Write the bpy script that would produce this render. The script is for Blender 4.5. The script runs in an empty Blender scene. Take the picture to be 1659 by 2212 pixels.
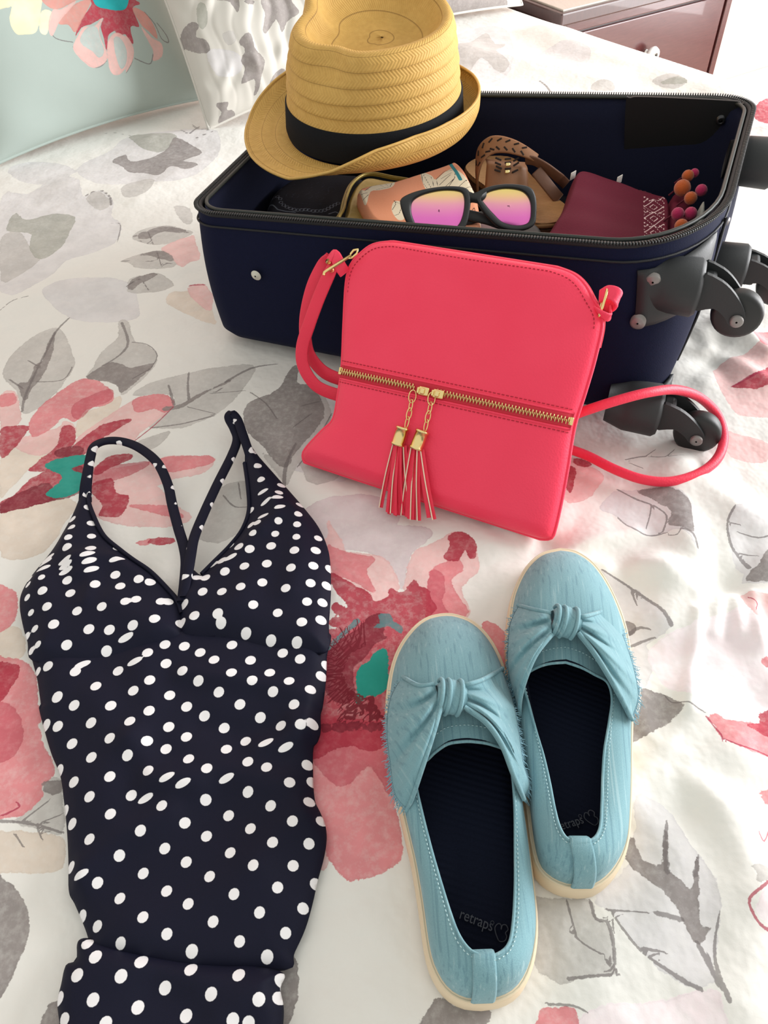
import bpy, bmesh, math, random
import numpy as np
from mathutils import Vector, Matrix

random.seed(7); rng = np.random.default_rng(11)
S = bpy.context.scene
COL = S.collection

# ------------------------------------------------------------------ camera
IW, IH = 1659, 2212
PITCH, ROLL, FOC, CAMH = 48.0, -3.0, 1650.0, 0.56
def _axes():
    p = math.radians(PITCH); f = np.array([0, math.cos(p), -math.sin(p)]); r = np.array([1., 0, 0]); u = np.cross(r, f)
    a = math.radians(ROLL)
    return math.cos(a)*r+math.sin(a)*u, -math.sin(a)*r+math.cos(a)*u, f
CR, CU, CF = _axes()
CPOS = np.array([0, 0, CAMH])
cam_d = bpy.data.cameras.new('camera'); cam = bpy.data.objects.new('camera', cam_d); COL.objects.link(cam)
cam_d.sensor_fit = 'HORIZONTAL'; cam_d.sensor_width = 36.0; cam_d.lens = 36.0*FOC/IW
cam_d.clip_start = 0.02; cam_d.clip_end = 50
cam.matrix_world = Matrix([[CR[i], CU[i], -CF[i], CPOS[i]] for i in range(3)]+[[0, 0, 0, 1]])
S.camera = cam

# ------------------------------------------------------------------ world, window light, exposure
w = bpy.data.worlds.new('room_daylight'); S.world = w; w.use_nodes = True
bg = w.node_tree.nodes['Background']; bg.inputs['Color'].default_value = (0.985, 1.0, 0.94, 1); bg.inputs['Strength'].default_value = 0.52
def area(name, loc, target, sx, sy, power, color):
    l = bpy.data.lights.new(name, 'AREA'); l.shape = 'RECTANGLE'; l.size = sx; l.size_y = sy; l.energy = power; l.color = color
    o = bpy.data.objects.new(name, l); COL.objects.link(o); o.location = loc
    o.rotation_euler = (Vector(target)-Vector(loc)).to_track_quat('-Z', 'Y').to_euler(); return o
area('window_light', (2.40, 1.15, 0.48), (0.0, 1.15, 0.48), 1.75, 1.95, 92, (0.98, 0.985, 1.0))
S.view_settings.view_transform = 'Standard'; S.view_settings.look = 'None'; S.view_settings.gamma = 1.0
S.view_settings.use_curve_mapping = False; S.view_settings.exposure = 0.68

# ------------------------------------------------------------------ helpers
def ray(x, y):
    d = CF*FOC+(x-IW/2)*CR-(y-IH/2)*CU
    return d/np.linalg.norm(d)
def at(x, y, z=0.0):
    "point of the place at height z seen at photo position x, y"
    d = ray(x, y); return CPOS+d*((z-CAMH)/d[2])
def on_plane(x, y, P0, N):
    d = ray(x, y); return CPOS+d*(((P0-CPOS)@N)/(d@N))
def zz(pts, ox, oy, s):
    return [(ox+a/s, oy+b/s) for a, b in pts]
def nrm(v):
    v = np.asarray(v, float); n = np.linalg.norm(v); return v/n if n > 0 else v
def lin(r, g, b):
    f = lambda c: (c/255/12.92) if c/255 <= .04045 else ((c/255+.055)/1.055)**2.4
    return (f(r), f(g), f(b), 1.0)
def catmull(pts, n=6, closed=False):
    P = np.asarray(pts, float); m = len(P); out = []
    rngi = range(m if closed else m-1)
    for i in rngi:
        if closed: p0, p1, p2, p3 = P[(i-1) % m], P[i], P[(i+1) % m], P[(i+2) % m]
        else: p0, p1, p2, p3 = P[max(i-1, 0)], P[i], P[i+1], P[min(i+2, m-1)]
        for k in range(n):
            t = k/n
            out.append(.5*((2*p1)+(-p0+p2)*t+(2*p0-5*p1+4*p2-p3)*t*t+(-p0+3*p1-3*p2+p3)*t**3))
    if not closed: out.append(P[-1])
    return np.array(out)
def resample(P, n, closed=False):
    P = np.asarray(P, float)
    if closed: P = np.vstack([P, P[:1]])
    d = np.r_[0, np.cumsum(np.linalg.norm(np.diff(P, axis=0), axis=1))]
    t = np.linspace(0, d[-1], n+1)[:-1] if closed else np.linspace(0, d[-1], n)
    return np.stack([np.interp(t, d, P[:, k]) for k in range(P.shape[1])], -1)
def smooth(a, b, x):
    t = np.clip((x-a)/(b-a), 0, 1); return t*t*(3-2*t)

WL = {}
def wl(o): return WL.get(o.name, np.zeros(3)) if o is not None else np.zeros(3)
def thing(name, label, cat, loc, group=None):
    o = bpy.data.objects.new(name, None); COL.objects.link(o); o.location = tuple(loc); o.empty_display_size = .02
    o['label'] = label; o['category'] = cat
    if group: o['group'] = group
    WL[o.name] = np.array(loc, float); return o
def tag(o, label, cat, group=None):
    o['label'] = label; o['category'] = cat
    if group: o['group'] = group
    return o
def obj(name, vf, mat, parent=None, label=None, kind=None, flat=False, sub=0, solid=0, offset=0.0, origin=None):
    V, F = vf; V = np.asarray(V, float)
    base = wl(parent)
    own = base if origin is None else np.asarray(origin, float)
    me = bpy.data.meshes.new(name)
    me.from_pydata((V-own).tolist(), [], [list(map(int, f)) for f in F]); me.update()
    if not flat: me.polygons.foreach_set('use_smooth', [True]*len(me.polygons))
    me.materials.append(mat)
    o = bpy.data.objects.new(name, me); COL.objects.link(o)
    o.location = tuple(own-base) if parent is not None else tuple(own)
    if parent is not None: o.parent = parent
    WL[o.name] = own
    if label: o['label'] = label
    if kind: o['kind'] = kind
    if solid:
        m = o.modifiers.new('thick', 'SOLIDIFY'); m.thickness = solid; m.offset = offset
    if sub:
        m = o.modifiers.new('sub', 'SUBSURF'); m.levels = sub; m.render_levels = sub
    return o
def join(parts):
    Vs, Fs, n = [], [], 0
    for V, F in parts:
        V = np.asarray(V, float); Vs.append(V); Fs += [[i+n for i in f] for f in F]; n += len(V)
    return np.vstack(Vs), Fs
def gridf(G, cu=False, cv=False, flip=False):
    "quad grid from array [nu, nv, 3]; cu / cv close it"
    G = np.asarray(G, float); nu, nv = G.shape[:2]; F = []
    for i in range(nu if cu else nu-1):
        for j in range(nv if cv else nv-1):
            a, b = i*nv+j, ((i+1) % nu)*nv+j; c, d = ((i+1) % nu)*nv+(j+1) % nv, i*nv+(j+1) % nv
            F.append([a, d, c, b] if flip else [a, b, c, d])
    return G.reshape(-1, 3), F
def frames(P, closed=False):
    P = np.asarray(P, float); n = len(P)
    T = np.array([nrm(P[(i+1) % n]-P[i-1]) if closed else nrm(P[min(i+1, n-1)]-P[max(i-1, 0)]) for i in range(n)])
    ref = np.array([0, 0, 1.]) if abs(T[0][2]) < .9 else np.array([1., 0, 0])
    N = [nrm(np.cross(T[0], ref))]
    for i in range(1, n):
        v = N[-1]-T[i]*(N[-1]@T[i]); N.append(nrm(v))
    N = np.array(N); return T, N, np.cross(T, N)
def tube(P, r, seg=8, closed=False, cap=True):
    P = np.asarray(P, float); T, N, B = frames(P, closed); n = len(P)
    r = np.full(n, r) if np.isscalar(r) else np.asarray(r)
    a = np.linspace(0, 2*math.pi, seg, endpoint=False)
    G = P[:, None]+r[:, None, None]*(np.cos(a)[None, :, None]*N[:, None]+np.sin(a)[None, :, None]*B[:, None])
    V, F = gridf(G, cu=closed, cv=True, flip=True)
    if cap and not closed: F = F+[list(range(seg)), list(range((n-1)*seg, n*seg))[::-1]]
    return V, F
def ribbon(P, side, width, thick, closed=False, rnd=True):
    "flat strap: path, across vectors, width, thickness"
    P = np.asarray(P, float); n = len(P)
    T = np.array([nrm(P[(i+1) % n]-P[i-1]) if closed else nrm(P[min(i+1, n-1)]-P[max(i-1, 0)]) for i in range(n)])
    side = np.asarray(side, float)
    if side.ndim == 1: side = np.repeat(side[None], n, 0)
    side = np.array([nrm(s-t*(s@t)) for s, t in zip(side, T)])
    up = np.cross(T, side)
    w_ = np.full(n, width/2) if np.isscalar(width) else np.asarray(width)/2
    h = thick/2
    prof = [(-1, -.5), (-.8, -1), (.8, -1), (1, -.5), (1, .5), (.8, 1), (-.8, 1), (-1, .5)]
    G = np.stack([P+side*(w_*a)[:, None]+up*(h*b) for a, b in prof], 1)
    V, F = gridf(G, cu=closed, cv=True, flip=True)
    if not closed: F = F+[list(range(8)), list(range((n-1)*8, n*8))[::-1]]
    return V, F
def lathe(prof, origin, axis, seg=24, capped=True):
    axis = nrm(axis); ref = np.array([0, 0, 1.]) if abs(axis[2]) < .9 else np.array([1., 0, 0])
    u = nrm(np.cross(ref, axis)); v = np.cross(axis, u); a = np.linspace(0, 2*math.pi, seg, endpoint=False)
    G = np.array([[np.asarray(origin)+axis*h+r*(math.cos(t)*u+math.sin(t)*v) for t in a] for r, h in prof])
    V, F = gridf(G, cv=True, flip=True)
    if capped:
        m = len(prof); F = F+[list(range(seg)), list(range((m-1)*seg, m*seg))[::-1]]
    return V, F
def sphere(c, r, seg=14, rings=9, squash=(1, 1, 1)):
    th = np.linspace(0.02, math.pi-.02, rings); a = np.linspace(0, 2*math.pi, seg, endpoint=False)
    G = np.array([[[math.sin(t)*math.cos(p)*squash[0], math.sin(t)*math.sin(p)*squash[1], math.cos(t)*squash[2]] for p in a] for t in th])*r+np.asarray(c)
    V, F = gridf(G, cv=True); return V, F+[list(range(seg))[::-1], list(range((rings-1)*seg, rings*seg))]
def box(c, size, ax=None, bev=0.0, seg=2):
    bm = bmesh.new(); bmesh.ops.create_cube(bm, size=1)
    for v in bm.verts: v.co = Vector((v.co.x*size[0], v.co.y*size[1], v.co.z*size[2]))
    if bev > 0: bmesh.ops.bevel(bm, geom=bm.edges[:]+bm.verts[:], offset=bev, segments=seg, profile=.5, affect='EDGES')
    bm.verts.ensure_lookup_table(); V = np.array([v.co[:] for v in bm.verts]); F = [[v.index for v in f.verts] for f in bm.faces]; bm.free()
    if ax is not None: V = V@np.asarray(ax)
    return V+np.asarray(c), F
def prism(poly, P0, ux, uy, uz, h0, h1):
    "polygon (2D) in plane P0,ux,uy pushed from h0 to h1 along uz"
    poly = np.asarray(poly, float); n = len(poly)
    B = P0+poly[:, :1]*ux+poly[:, 1:2]*uy
    V = np.vstack([B+uz*h0, B+uz*h1]); F = [list(range(n))[::-1], list(range(n, 2*n))]
    for i in range(n): F.append([i, (i+1) % n, n+(i+1) % n, n+i])
    return V, F

# signed distance (inside positive) of points to a polygon
def sdf_poly(X, Y, poly):
    poly = np.asarray(poly, float); sh = X.shape; px, py = X.ravel(), Y.ravel()
    d2 = np.full(px.shape, 1e9); ins = np.zeros(px.shape, bool); n = len(poly)
    for i in range(n):
        ax, ay = poly[i]; bx, by = poly[(i+1) % n]; ex, ey = bx-ax, by-ay; L = ex*ex+ey*ey+1e-18
        t = np.clip(((px-ax)*ex+(py-ay)*ey)/L, 0, 1); qx, qy = px-(ax+t*ex), py-(ay+t*ey)
        d2 = np.minimum(d2, qx*qx+qy*qy)
        c = ((ay > py) != (by > py)); 
        with np.errstate(divide='ignore', invalid='ignore'):
            xi = ax+(py-ay)*ex/(ey if abs(ey) > 1e-15 else 1e-15)
        ins ^= c & (px < xi)
    d = np.sqrt(d2); return np.where(ins, d, -d).reshape(sh)
def dist_line(X, Y, pl, w0, w1=None):
    "inside-positive distance to a brush line of half-width w0..w1"
    pl = np.asarray(pl, float); w1 = w0 if w1 is None else w1; best = np.full(X.shape, -1e3); n = len(pl)-1
    for i in range(n):
        ax, ay = pl[i]; bx, by = pl[i+1]; ex, ey = bx-ax, by-ay; L = ex*ex+ey*ey+1e-18
        t = np.clip(((X-ax)*ex+(Y-ay)*ey)/L, 0, 1); d = np.hypot(X-(ax+t*ex), Y-(ay+t*ey))
        best = np.maximum(best, (w0+(w1-w0)*(i+t)/n)-d)
    return best
def signed_line(X, Y, pl, w0, w1=None):
    "side-signed distance over local half-width, and unsigned distance, of a brush line"
    pl = np.asarray(pl, float); w1 = w0 if w1 is None else w1; best = np.full(X.shape, 1e9); sg = np.full(X.shape, 1e3); n = len(pl)-1
    for i in range(n):
        ax, ay = pl[i]; bx, by = pl[i+1]; ex, ey = bx-ax, by-ay; L = math.hypot(ex, ey)+1e-12
        tr = ((X-ax)*ex+(Y-ay)*ey)/(L*L); t = np.clip(tr, 0, 1); d = np.hypot(X-(ax+t*ex), Y-(ay+t*ey)); c = ((X-ax)*ey-(Y-ay)*ex)/L
        m = d < best; best[m] = d[m]; sg[m] = np.where(c[m] < 0, -d[m], d[m])/(w0+(w1-w0)*(i+t[m])/n)
    return sg, best
def near_poly(px, py, poly):
    best = np.full(len(px), 1e9); Q = np.zeros((len(px), 2)); n = len(poly)
    for i in range(n):
        ax, ay = poly[i]; bx, by = poly[(i+1) % n]; ex, ey = bx-ax, by-ay; L = ex*ex+ey*ey+1e-18
        t = np.clip(((px-ax)*ex+(py-ay)*ey)/L, 0, 1); qx, qy = ax+t*ex, ay+t*ey
        d = (px-qx)**2+(py-qy)**2; m = d < best; best[m] = d[m]; Q[m, 0] = qx[m]; Q[m, 1] = qy[m]
    return Q
def cloth_sheet(poly, sp, topf, botf):
    "closed cloth body over a 2D outline; topf/botf(x, y, d) give heights; returns V, F, xy of verts, d"
    poly = np.asarray(poly, float); lo = poly.min(0)-sp; hi = poly.max(0)+sp
    xs = np.arange(lo[0], hi[0]+sp, sp); ys = np.arange(lo[1], hi[1]+sp, sp)
    X, Y = np.meshgrid(xs, ys, indexing='ij'); D = sdf_poly(X, Y, poly)
    ins = D > 0
    cell = ins[:-1, :-1] | ins[1:, :-1] | ins[1:, 1:] | ins[:-1, 1:]
    used = np.zeros_like(ins); used[:-1, :-1] |= cell; used[1:, :-1] |= cell; used[1:, 1:] |= cell; used[:-1, 1:] |= cell
    out = used & ~ins; Q = near_poly(X[out], Y[out], poly); X = X.copy(); Y = Y.copy(); X[out] = Q[:, 0]; Y[out] = Q[:, 1]; D[out] = 0
    idx = -np.ones(X.shape, int); n = used.sum(); idx[used] = np.arange(n)
    x, y, d = X[used], Y[used], D[used]
    top = np.stack([x, y, topf(x, y, d)], -1); bot = np.stack([x, y, botf(x, y, d)], -1)
    ii, jj = np.nonzero(cell); a, b, c, e = idx[ii, jj], idx[ii+1, jj], idx[ii+1, jj+1], idx[ii, jj+1]
    q = np.stack([a, b, c, e], -1)
    bn = np.where(d <= 0)[0]; m = np.arange(n)+n; m[bn] = bn
    V = np.vstack([top, bot]); F = q.tolist()+m[q[:, ::-1]].tolist()
    return V, F, np.hstack([x, x]), np.hstack([y, y])
def attr(o, name, vals):
    a = o.data.attributes.new(name, 'FLOAT', 'POINT'); a.data.foreach_set('value', np.asarray(vals, np.float32))

# ------------------------------------------------------------------ materials
class NT:
    def __init__(s, name):
        s.m = bpy.data.materials.new(name); s.m.use_nodes = True; s.t = s.m.node_tree; s.n = s.t.nodes; s.l = s.t.links
        s.b = s.n['Principled BSDF']
    def add(s, ty, **k):
        n = s.n.new(ty)
        for a, v in k.items(): setattr(n, a, v)
        return n
    def link(s, a, b): s.l.new(a, b)
    def setin(s, n, i, v):
        if hasattr(v, 'is_output') or isinstance(v, bpy.types.NodeSocket): s.link(v, n.inputs[i])
        else: n.inputs[i].default_value = v
    def math(s, op, a, b=0.0, c=None):
        n = s.add('ShaderNodeMath', operation=op); s.setin(n, 0, a); s.setin(n, 1, b)
        if c is not None: s.setin(n, 2, c)
        return n.outputs[0]
    def noise(s, scale, detail=3, rough=.5, vec=None, dist=0.0, out='Fac'):
        n = s.add('ShaderNodeTexNoise'); n.inputs['Scale'].default_value = scale; n.inputs['Detail'].default_value = detail
        n.inputs['Roughness'].default_value = rough; n.inputs['Distortion'].default_value = dist
        s.link(vec if vec is not None else s.obj(), n.inputs['Vector']); return n.outputs[out]
    def obj(s):
        if not hasattr(s, '_tc'): s._tc = s.add('ShaderNodeTexCoord')
        return s._tc.outputs['Object']
    def attr(s, name):
        n = s.add('ShaderNodeAttribute'); n.attribute_name = name; return n.outputs['Fac']
    def mix(s, f, a, b, blend='MIX'):
        n = s.add('ShaderNodeMix', data_type='RGBA', blend_type=blend); s.setin(n, 0, f); s.setin(n, 6, a); s.setin(n, 7, b); return n.outputs[2]
    def sstep(s, v, a, b, lo=0.0, hi=1.0):
        n = s.add('ShaderNodeMapRange', interpolation_type='SMOOTHSTEP'); s.setin(n, 0, v)
        n.inputs[1].default_value = a; n.inputs[2].default_value = b; n.inputs[3].default_value = lo; n.inputs[4].default_value = hi; return n.outputs[0]
    def scalev(s, v, sc, rot=(0, 0, 0)):
        n = s.add('ShaderNodeMapping'); s.link(v, n.inputs['Vector']); n.inputs['Scale'].default_value = sc; n.inputs['Rotation'].default_value = rot; return n.outputs[0]
    def bump(s, h, strength, dist=.001, prev=None):
        n = s.add('ShaderNodeBump'); s.link(h, n.inputs['Height']); n.inputs['Strength'].default_value = strength; n.inputs['Distance'].default_value = dist
        if prev is not None: s.link(prev, n.inputs['Normal'])
        s.link(n.outputs[0], s.b.inputs['Normal']); return n.outputs[0]
    def p(s, **k):
        names = dict(color='Base Color', rough='Roughness', metal='Metallic', spec='Specular IOR Level', sheen='Sheen Weight', coat='Coat Weight', sss='Subsurface Weight')
        for a, v in k.items():
            if isinstance(v, bpy.types.NodeSocket): s.link(v, s.b.inputs[names[a]])
            else: s.b.inputs[names[a]].default_value = v
        return s.m
def simple(name, rgb, rough=.6, metal=0.0, spec=.5, var=0.0, vscale=30, bump=0.0, bscale=300, bdist=.0006, sheen=0.0, coat=0.0):
    t = NT(name); c = lin(*rgb)
    if var:
        n = t.noise(vscale, 4, .6); d = tuple(max(0, x*(1-var)) for x in c[:3])+(1,); e = tuple(min(1, x*(1+var)) for x in c[:3])+(1,)
        t.p(color=t.mix(n, d, e))
    else: t.p(color=c)
    t.p(rough=rough, metal=metal, spec=spec, sheen=sheen, coat=coat)
    if bump: t.bump(t.noise(bscale, 3, .6), bump, bdist)
    return t.m
# ------------------------------------------------------------------ room
FLOOR = -0.60
bd = nrm(at(1110, 20)-at(1659, 212)); be = np.array([bd[1], -bd[0], 0.])          # bed axis (towards head), across (towards right side)
E0 = at(1659, 212)                                                                 # a point of the bed's right edge
ns_e = nrm((at(1420, 0, -.045)-at(1250, 43, -.045))); ns_n = np.array([ns_e[1], -ns_e[0], 0.])   # nightstand front, its outward normal
NSC = at(1215, 26, 0.0)                                                            # front left corner of its top
def wallmat(name, rgb): return simple(name, rgb, .85, var=.03, vscale=3, bump=.15, bscale=180)
M_wall = wallmat('wall_paint', (232, 206, 196)); M_floor = simple('floor_carpet', (196, 178, 160), .95, var=.12, vscale=60, bump=.5, bscale=400)
M_white = simple('white_trim_paint', (235, 232, 226), .45)
def struct(name, vf, m, **k):
    o = obj(name, vf, m, flat=True, **k); o['kind'] = 'structure'; return o
RC = NSC-ns_n*0.42                                                                 # a point of the head wall
ax_r = np.array([ns_e, -ns_n, [0, 0, 1.]])
struct('floor', box(RC+ns_n*1.9+ns_e*(-.2)+np.array([0, 0, FLOOR-.03]), (5.4, 3.9, .06), ax_r), M_floor)
struct('wall_back', box(RC-ns_n*.05+ns_e*(-.2)+np.array([0, 0, FLOOR+1.2]), (5.4, .1, 2.4), ax_r), M_wall)
struct('baseboard_back', box(RC+ns_n*.008+ns_e*(-.2)+np.array([0, 0, FLOOR+.05]), (5.4, .016, .1), ax_r, .004), M_white)
# nightstand ---------------------------------------------------------
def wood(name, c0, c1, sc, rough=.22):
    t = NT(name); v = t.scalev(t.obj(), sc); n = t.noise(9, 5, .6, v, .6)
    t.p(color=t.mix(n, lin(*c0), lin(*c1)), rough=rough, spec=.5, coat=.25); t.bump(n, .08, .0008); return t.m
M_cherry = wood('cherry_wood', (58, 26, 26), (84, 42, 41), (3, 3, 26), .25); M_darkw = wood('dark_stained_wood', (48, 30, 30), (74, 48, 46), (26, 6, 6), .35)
M_cherry_top = wood('pale_wood_top', (150, 142, 130), (178, 170, 158), (18, 4, 4), .3)  # paler, greyer wood colour for the top face
NSZ = NSC[2]
WN = float((on_plane(1536, 110, NSC-ns_n*.02, ns_n)-NSC)@ns_e)+.03
ns = thing('nightstand', 'dark cherry wood nightstand beside the bed with glare on its door', 'nightstand', NSC+np.array([0, 0, FLOOR-NSZ]))
def nsbox(name, e0, e1, d0, d1, z0, z1, m, bev=.002, parent=None):
    c = NSC+ns_e*((e0+e1)/2)-ns_n*((d0+d1)/2); c = np.array([c[0], c[1], NSZ+(z0+z1)/2])
    return obj(name, box(c, (e1-e0, d1-d0, z1-z0), ax_r, bev), m, parent or ns, flat=True)
BH = FLOOR-NSZ
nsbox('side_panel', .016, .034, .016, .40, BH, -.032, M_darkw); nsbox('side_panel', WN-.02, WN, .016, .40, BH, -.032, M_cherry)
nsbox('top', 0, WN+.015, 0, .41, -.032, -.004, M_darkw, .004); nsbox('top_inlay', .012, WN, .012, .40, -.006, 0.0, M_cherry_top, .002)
nsbox('rail', .034, WN-.02, .018, .038, -.056, -.032, M_cherry); nsbox('back_panel', .034, WN-.02, .385, .40, BH, -.032, M_darkw)
nsbox('inner_shadow_gap', .034, WN-.02, .03, .05, -.066, -.056, M_darkw)
door = nsbox('door', .038, WN-.024, .02, .04, BH+.1, -.062, M_cherry, .003); nsbox('plinth', .034, WN-.02, .03, .05, BH, BH+.095, M_darkw)
kp = on_plane(1396, 112, NSC-ns_n*.02, ns_n)
obj('door_knob', join([lathe([(.006, 0), (.006, .012), (.015, .016), (.019, .024), (.016, .032), (.006, .036)], kp, ns_n, 20)]), simple('white_ceramic', (240, 238, 234), .2), door, 'white round door knob')
# window on the right wall (outside the picture; the daylight comes from here)
WX = 2.45
M_wr = wallmat('wall_paint_right', (236, 226, 218))
wy0, wy1, wz0, wz1 = .22, 2.08, FLOOR+.06, 1.5
struct('wall_right', join([box((WX+.05, (-1.9+wy0)/2, .6), (.1, wy0+1.9, 2.4)), box((WX+.05, (wy1+2.25)/2, .6), (.1, 2.25-wy1, 2.4)),
    box((WX+.05, (wy0+wy1)/2, (FLOOR+wz0)/2), (.1, wy1-wy0, wz0-FLOOR)), box((WX+.05, (wy0+wy1)/2, (wz1+1.8)/2), (.1, wy1-wy0, 1.8-wz1))]), M_wr)
wf = struct('window_1', join([box((WX+.04, wy0+.02, (wz0+wz1)/2), (.06, .04, wz1-wz0)), box((WX+.04, wy1-.02, (wz0+wz1)/2), (.06, .04, wz1-wz0)),
    box((WX+.04, (wy0+wy1)/2, wz0+.02), (.06, wy1-wy0, .04)), box((WX+.04, (wy0+wy1)/2, wz1-.02), (.06, wy1-wy0, .04)), box((WX+.04, (wy0+wy1)/2, (wz0+wz1)/2), (.04, .03, wz1-wz0))]), M_white)

# ------------------------------------------------------------------ mattress and comforter
def bedz(x, y):
    "rest height of the comforter"
    x = np.asarray(x, float); y = np.asarray(y, float)
    z = .0035*np.sin(6.1*x+2.3*y+.5)*np.sin(5.2*y-1.9*x+1.1)-.004
    for (px, py, a, s) in TUFTS:
        r = np.hypot(x-px, y-py); th = np.arctan2(y-py, x-px)
        z = z-a*np.exp(-(r/(.35*s))**2)+.35*a*np.exp(-((r-s)/(.5*s))**2)*(1+.5*np.sin(7*th+px*40))
    for pl, a, wd in RIDGES:
        d = -dist_line(x, y, pl, 0.0); L = np.asarray(pl)
        sd = np.zeros_like(x)
        z = z+a*np.exp(-(d/wd)**2)
    return z
def tz(px, py): q = at(px, py); return q[0], q[1]
TUFTS = [(*tz(1178, 1182), .010, .050), (*tz(1568, 1250), .013, .055), (*tz(1432, 1640), .012, .055), (*tz(1545, 775), .010, .05), (*tz(1450, 1750), .004, .06), (*tz(1640, 1500), .006, .05), (*tz(760, 1010), .004, .04)]
def rl(pts): return [tz(*p) for p in pts]
RIDGES = [(rl([(1505, 1330), (1500, 1400), (1480, 1530)]), .0045, .006), (rl([(1440, 1650), (1520, 1730), (1600, 1840), (1650, 1930)]), .011, .022), (rl([(1440, 1630), (1400, 1690), (1370, 1740)]), .008, .016),
    (rl([(1560, 1280), (1550, 1330), (1543, 1370)]), .006, .007), (rl([(1590, 1280), (1590, 1330), (1592, 1370)]), .006, .007), (rl([(1625, 1280), (1632, 1330), (1635, 1390)]), .006, .007),
    (rl([(1480, 1010), (1560, 1080), (1640, 1130)]), .012, .022), (rl([(1450, 1040), (1490, 1140), (1500, 1220)]), .010, .024), (rl([(1230, 1190), (1310, 1165), (1370, 1150)]), .006, .010), (rl([(1180, 1190), (1240, 1215), (1300, 1225)]), .005, .009),
    (rl([(1560, 700), (1610, 730), (1659, 770)]), .010, .014), (rl([(1530, 760), (1590, 790), (1659, 830)]), .009, .014), (rl([(1420, 1220), (1440, 1290), (1430, 1340)]), .008, .020), (rl([(1500, 1280), (1440, 1250), (1380, 1230)]), .006, .012),
    (rl([(1090, 1130), (1140, 1165)]), .005, .008), (rl([(1300, 2120), (1420, 2000), (1480, 1900)]), .006, .03), (rl([(1590, 1980), (1610, 2060), (1590, 2150)]), .008, .025),
    (rl([(1180, 70), (1300, 130), (1500, 190), (1620, 225)]), .02, .05), (rl([(1000, 110), (1150, 140), (1300, 175)]), .012, .05),
    (rl([(150, 400), (300, 420), (420, 360)]), .006, .04), (rl([(30, 640), (200, 610), (390, 560)]), .006, .045), (rl([(330, 300), (420, 290), (520, 285)]), .008, .03)]
def varc(lo, f0, f1, hi, fine, coarse):
    a = [f0]; s = fine
    while a[-1] > lo: s = min(coarse, s*1.06); a.append(a[-1]-s)
    b = list(np.arange(f0, f1, fine)); s = fine
    while b[-1] < hi: s = min(coarse, s*1.06); b.append(b[-1]+s)
    return np.array(a[:0:-1]+b)
gx = varc(-1.25, -.42, .56, 1.9, .0024, .014); gy = varc(-.35, .06, .86, 2.75, .0024, .0085)
BX, BY = np.meshgrid(gx, gy, indexing='ij')

# the print: layers of brush shapes traced on the cloth, kept as distances so that their edges stay sharp
LAY = {}; LINES = ('gline', 'rline', 'rdark')
def layer_paint(LAY, X, Y, gx, gy, name, pts2, line=None, closed=True, sm=3, pad=.012):
    P = np.asarray(pts2, float)
    if line is None: P = catmull(P, sm, True)
    else: P = catmull(P, sm, False)
    lo = P.min(0)-pad; hi = P.max(0)+pad
    i0, i1 = np.searchsorted(gx, [lo[0], hi[0]]); j0, j1 = np.searchsorted(gy, [lo[1], hi[1]])
    if i1 <= i0 or j1 <= j0: return
    xs, ys = X[i0:i1, j0:j1], Y[i0:i1, j0:j1]
    if line is not None and name in LINES:
        A = LAY.setdefault(name, np.full(X.shape, 12.0)); D_ = LAY.setdefault(name+'_d', np.full(X.shape, 12.0))
        sg, d = signed_line(xs, ys, P, line[0], line[-1]); d = d*1000; a_, b_ = A[i0:i1, j0:j1], D_[i0:i1, j0:j1]; m = d < b_
        a_[m] = np.clip(sg[m], -12, 12); b_[m] = d[m]; return
    A = LAY.setdefault(name, np.full(X.shape, -12.0))
    d = sdf_poly(xs, ys, P) if line is None else dist_line(xs, ys, P, line[0], line[-1])
    A[i0:i1, j0:j1] = np.maximum(A[i0:i1, j0:j1], np.clip(d*1000, -12, 40))
CALLS = []
def bp(name, pts, ox=0, oy=0, s=1.0):
    CALLS.append((name, pts, (ox, oy, s), None))
    layer_paint(LAY, BX, BY, gx, gy, name, [at(*p)[:2] for p in zz(pts, ox, oy, s)])
def bl(name, pts, w0=1.5, w1=None, ox=0, oy=0, s=1.0):
    CALLS.append((name, pts, (ox, oy, s), (w0/1000, (w1 if w1 is not None else w0)/1000)))
    layer_paint(LAY, BX, BY, gx, gy, name, [at(*p)[:2] for p in zz(pts, ox, oy, s)], line=(w0/1000, (w1 if w1 is not None else w0)/1000))
# -- big flower on the left, its leaves
Z5 = (0, 600, 2.183)
bp('pgrey', [(105,630),(70,520),(10,460),(20,400),(80,320),(160,260),(240,225),(290,240),(340,350),(345,400),(300,480),(200,590)], *Z5)
bp('grey', [(110,570),(80,490),(130,480),(160,400),(195,380),(220,300),(255,240),(245,330),(220,400),(190,460),(140,520)], *Z5)
bl('gline', [(100,620),(110,560),(160,440),(220,320),(260,240),(320,180)], 1.6, 1.2, *Z5); bl('gline', [(40,470),(100,510)], 1, 1, *Z5); bl('gline', [(170,480),(290,470),(335,410)], .8, .8, *Z5); bl('gline', [(130,380),(180,410)], .9, .9, *Z5)
bp('pgrey', [(430,410),(480,330),(550,270),(555,190),(600,195),(625,280),(680,300),(735,340),(730,390),(690,440),(600,520),(565,535),(540,480),(470,470),(400,455)], *Z5)
bp('grey', [(400,455),(500,390),(560,390),(620,410),(725,385),(640,470),(565,530),(540,490),(470,470)], *Z5); bl('gline', [(570,200),(600,290),(560,350),(480,400)], 2, 1, *Z5); bl('gline', [(620,290),(690,300),(737,350),(700,420)], .7, .7, *Z5); bl('gline', [(620,460),(690,420)], .8, .8, *Z5)
bp('pgrey', [(620,540),(700,480),(880,430),(1000,405),(1190,390),(1160,480),(1080,570),(1000,630),(850,690),(700,690),(720,650),(810,590),(815,550),(780,530)], *Z5)
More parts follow.
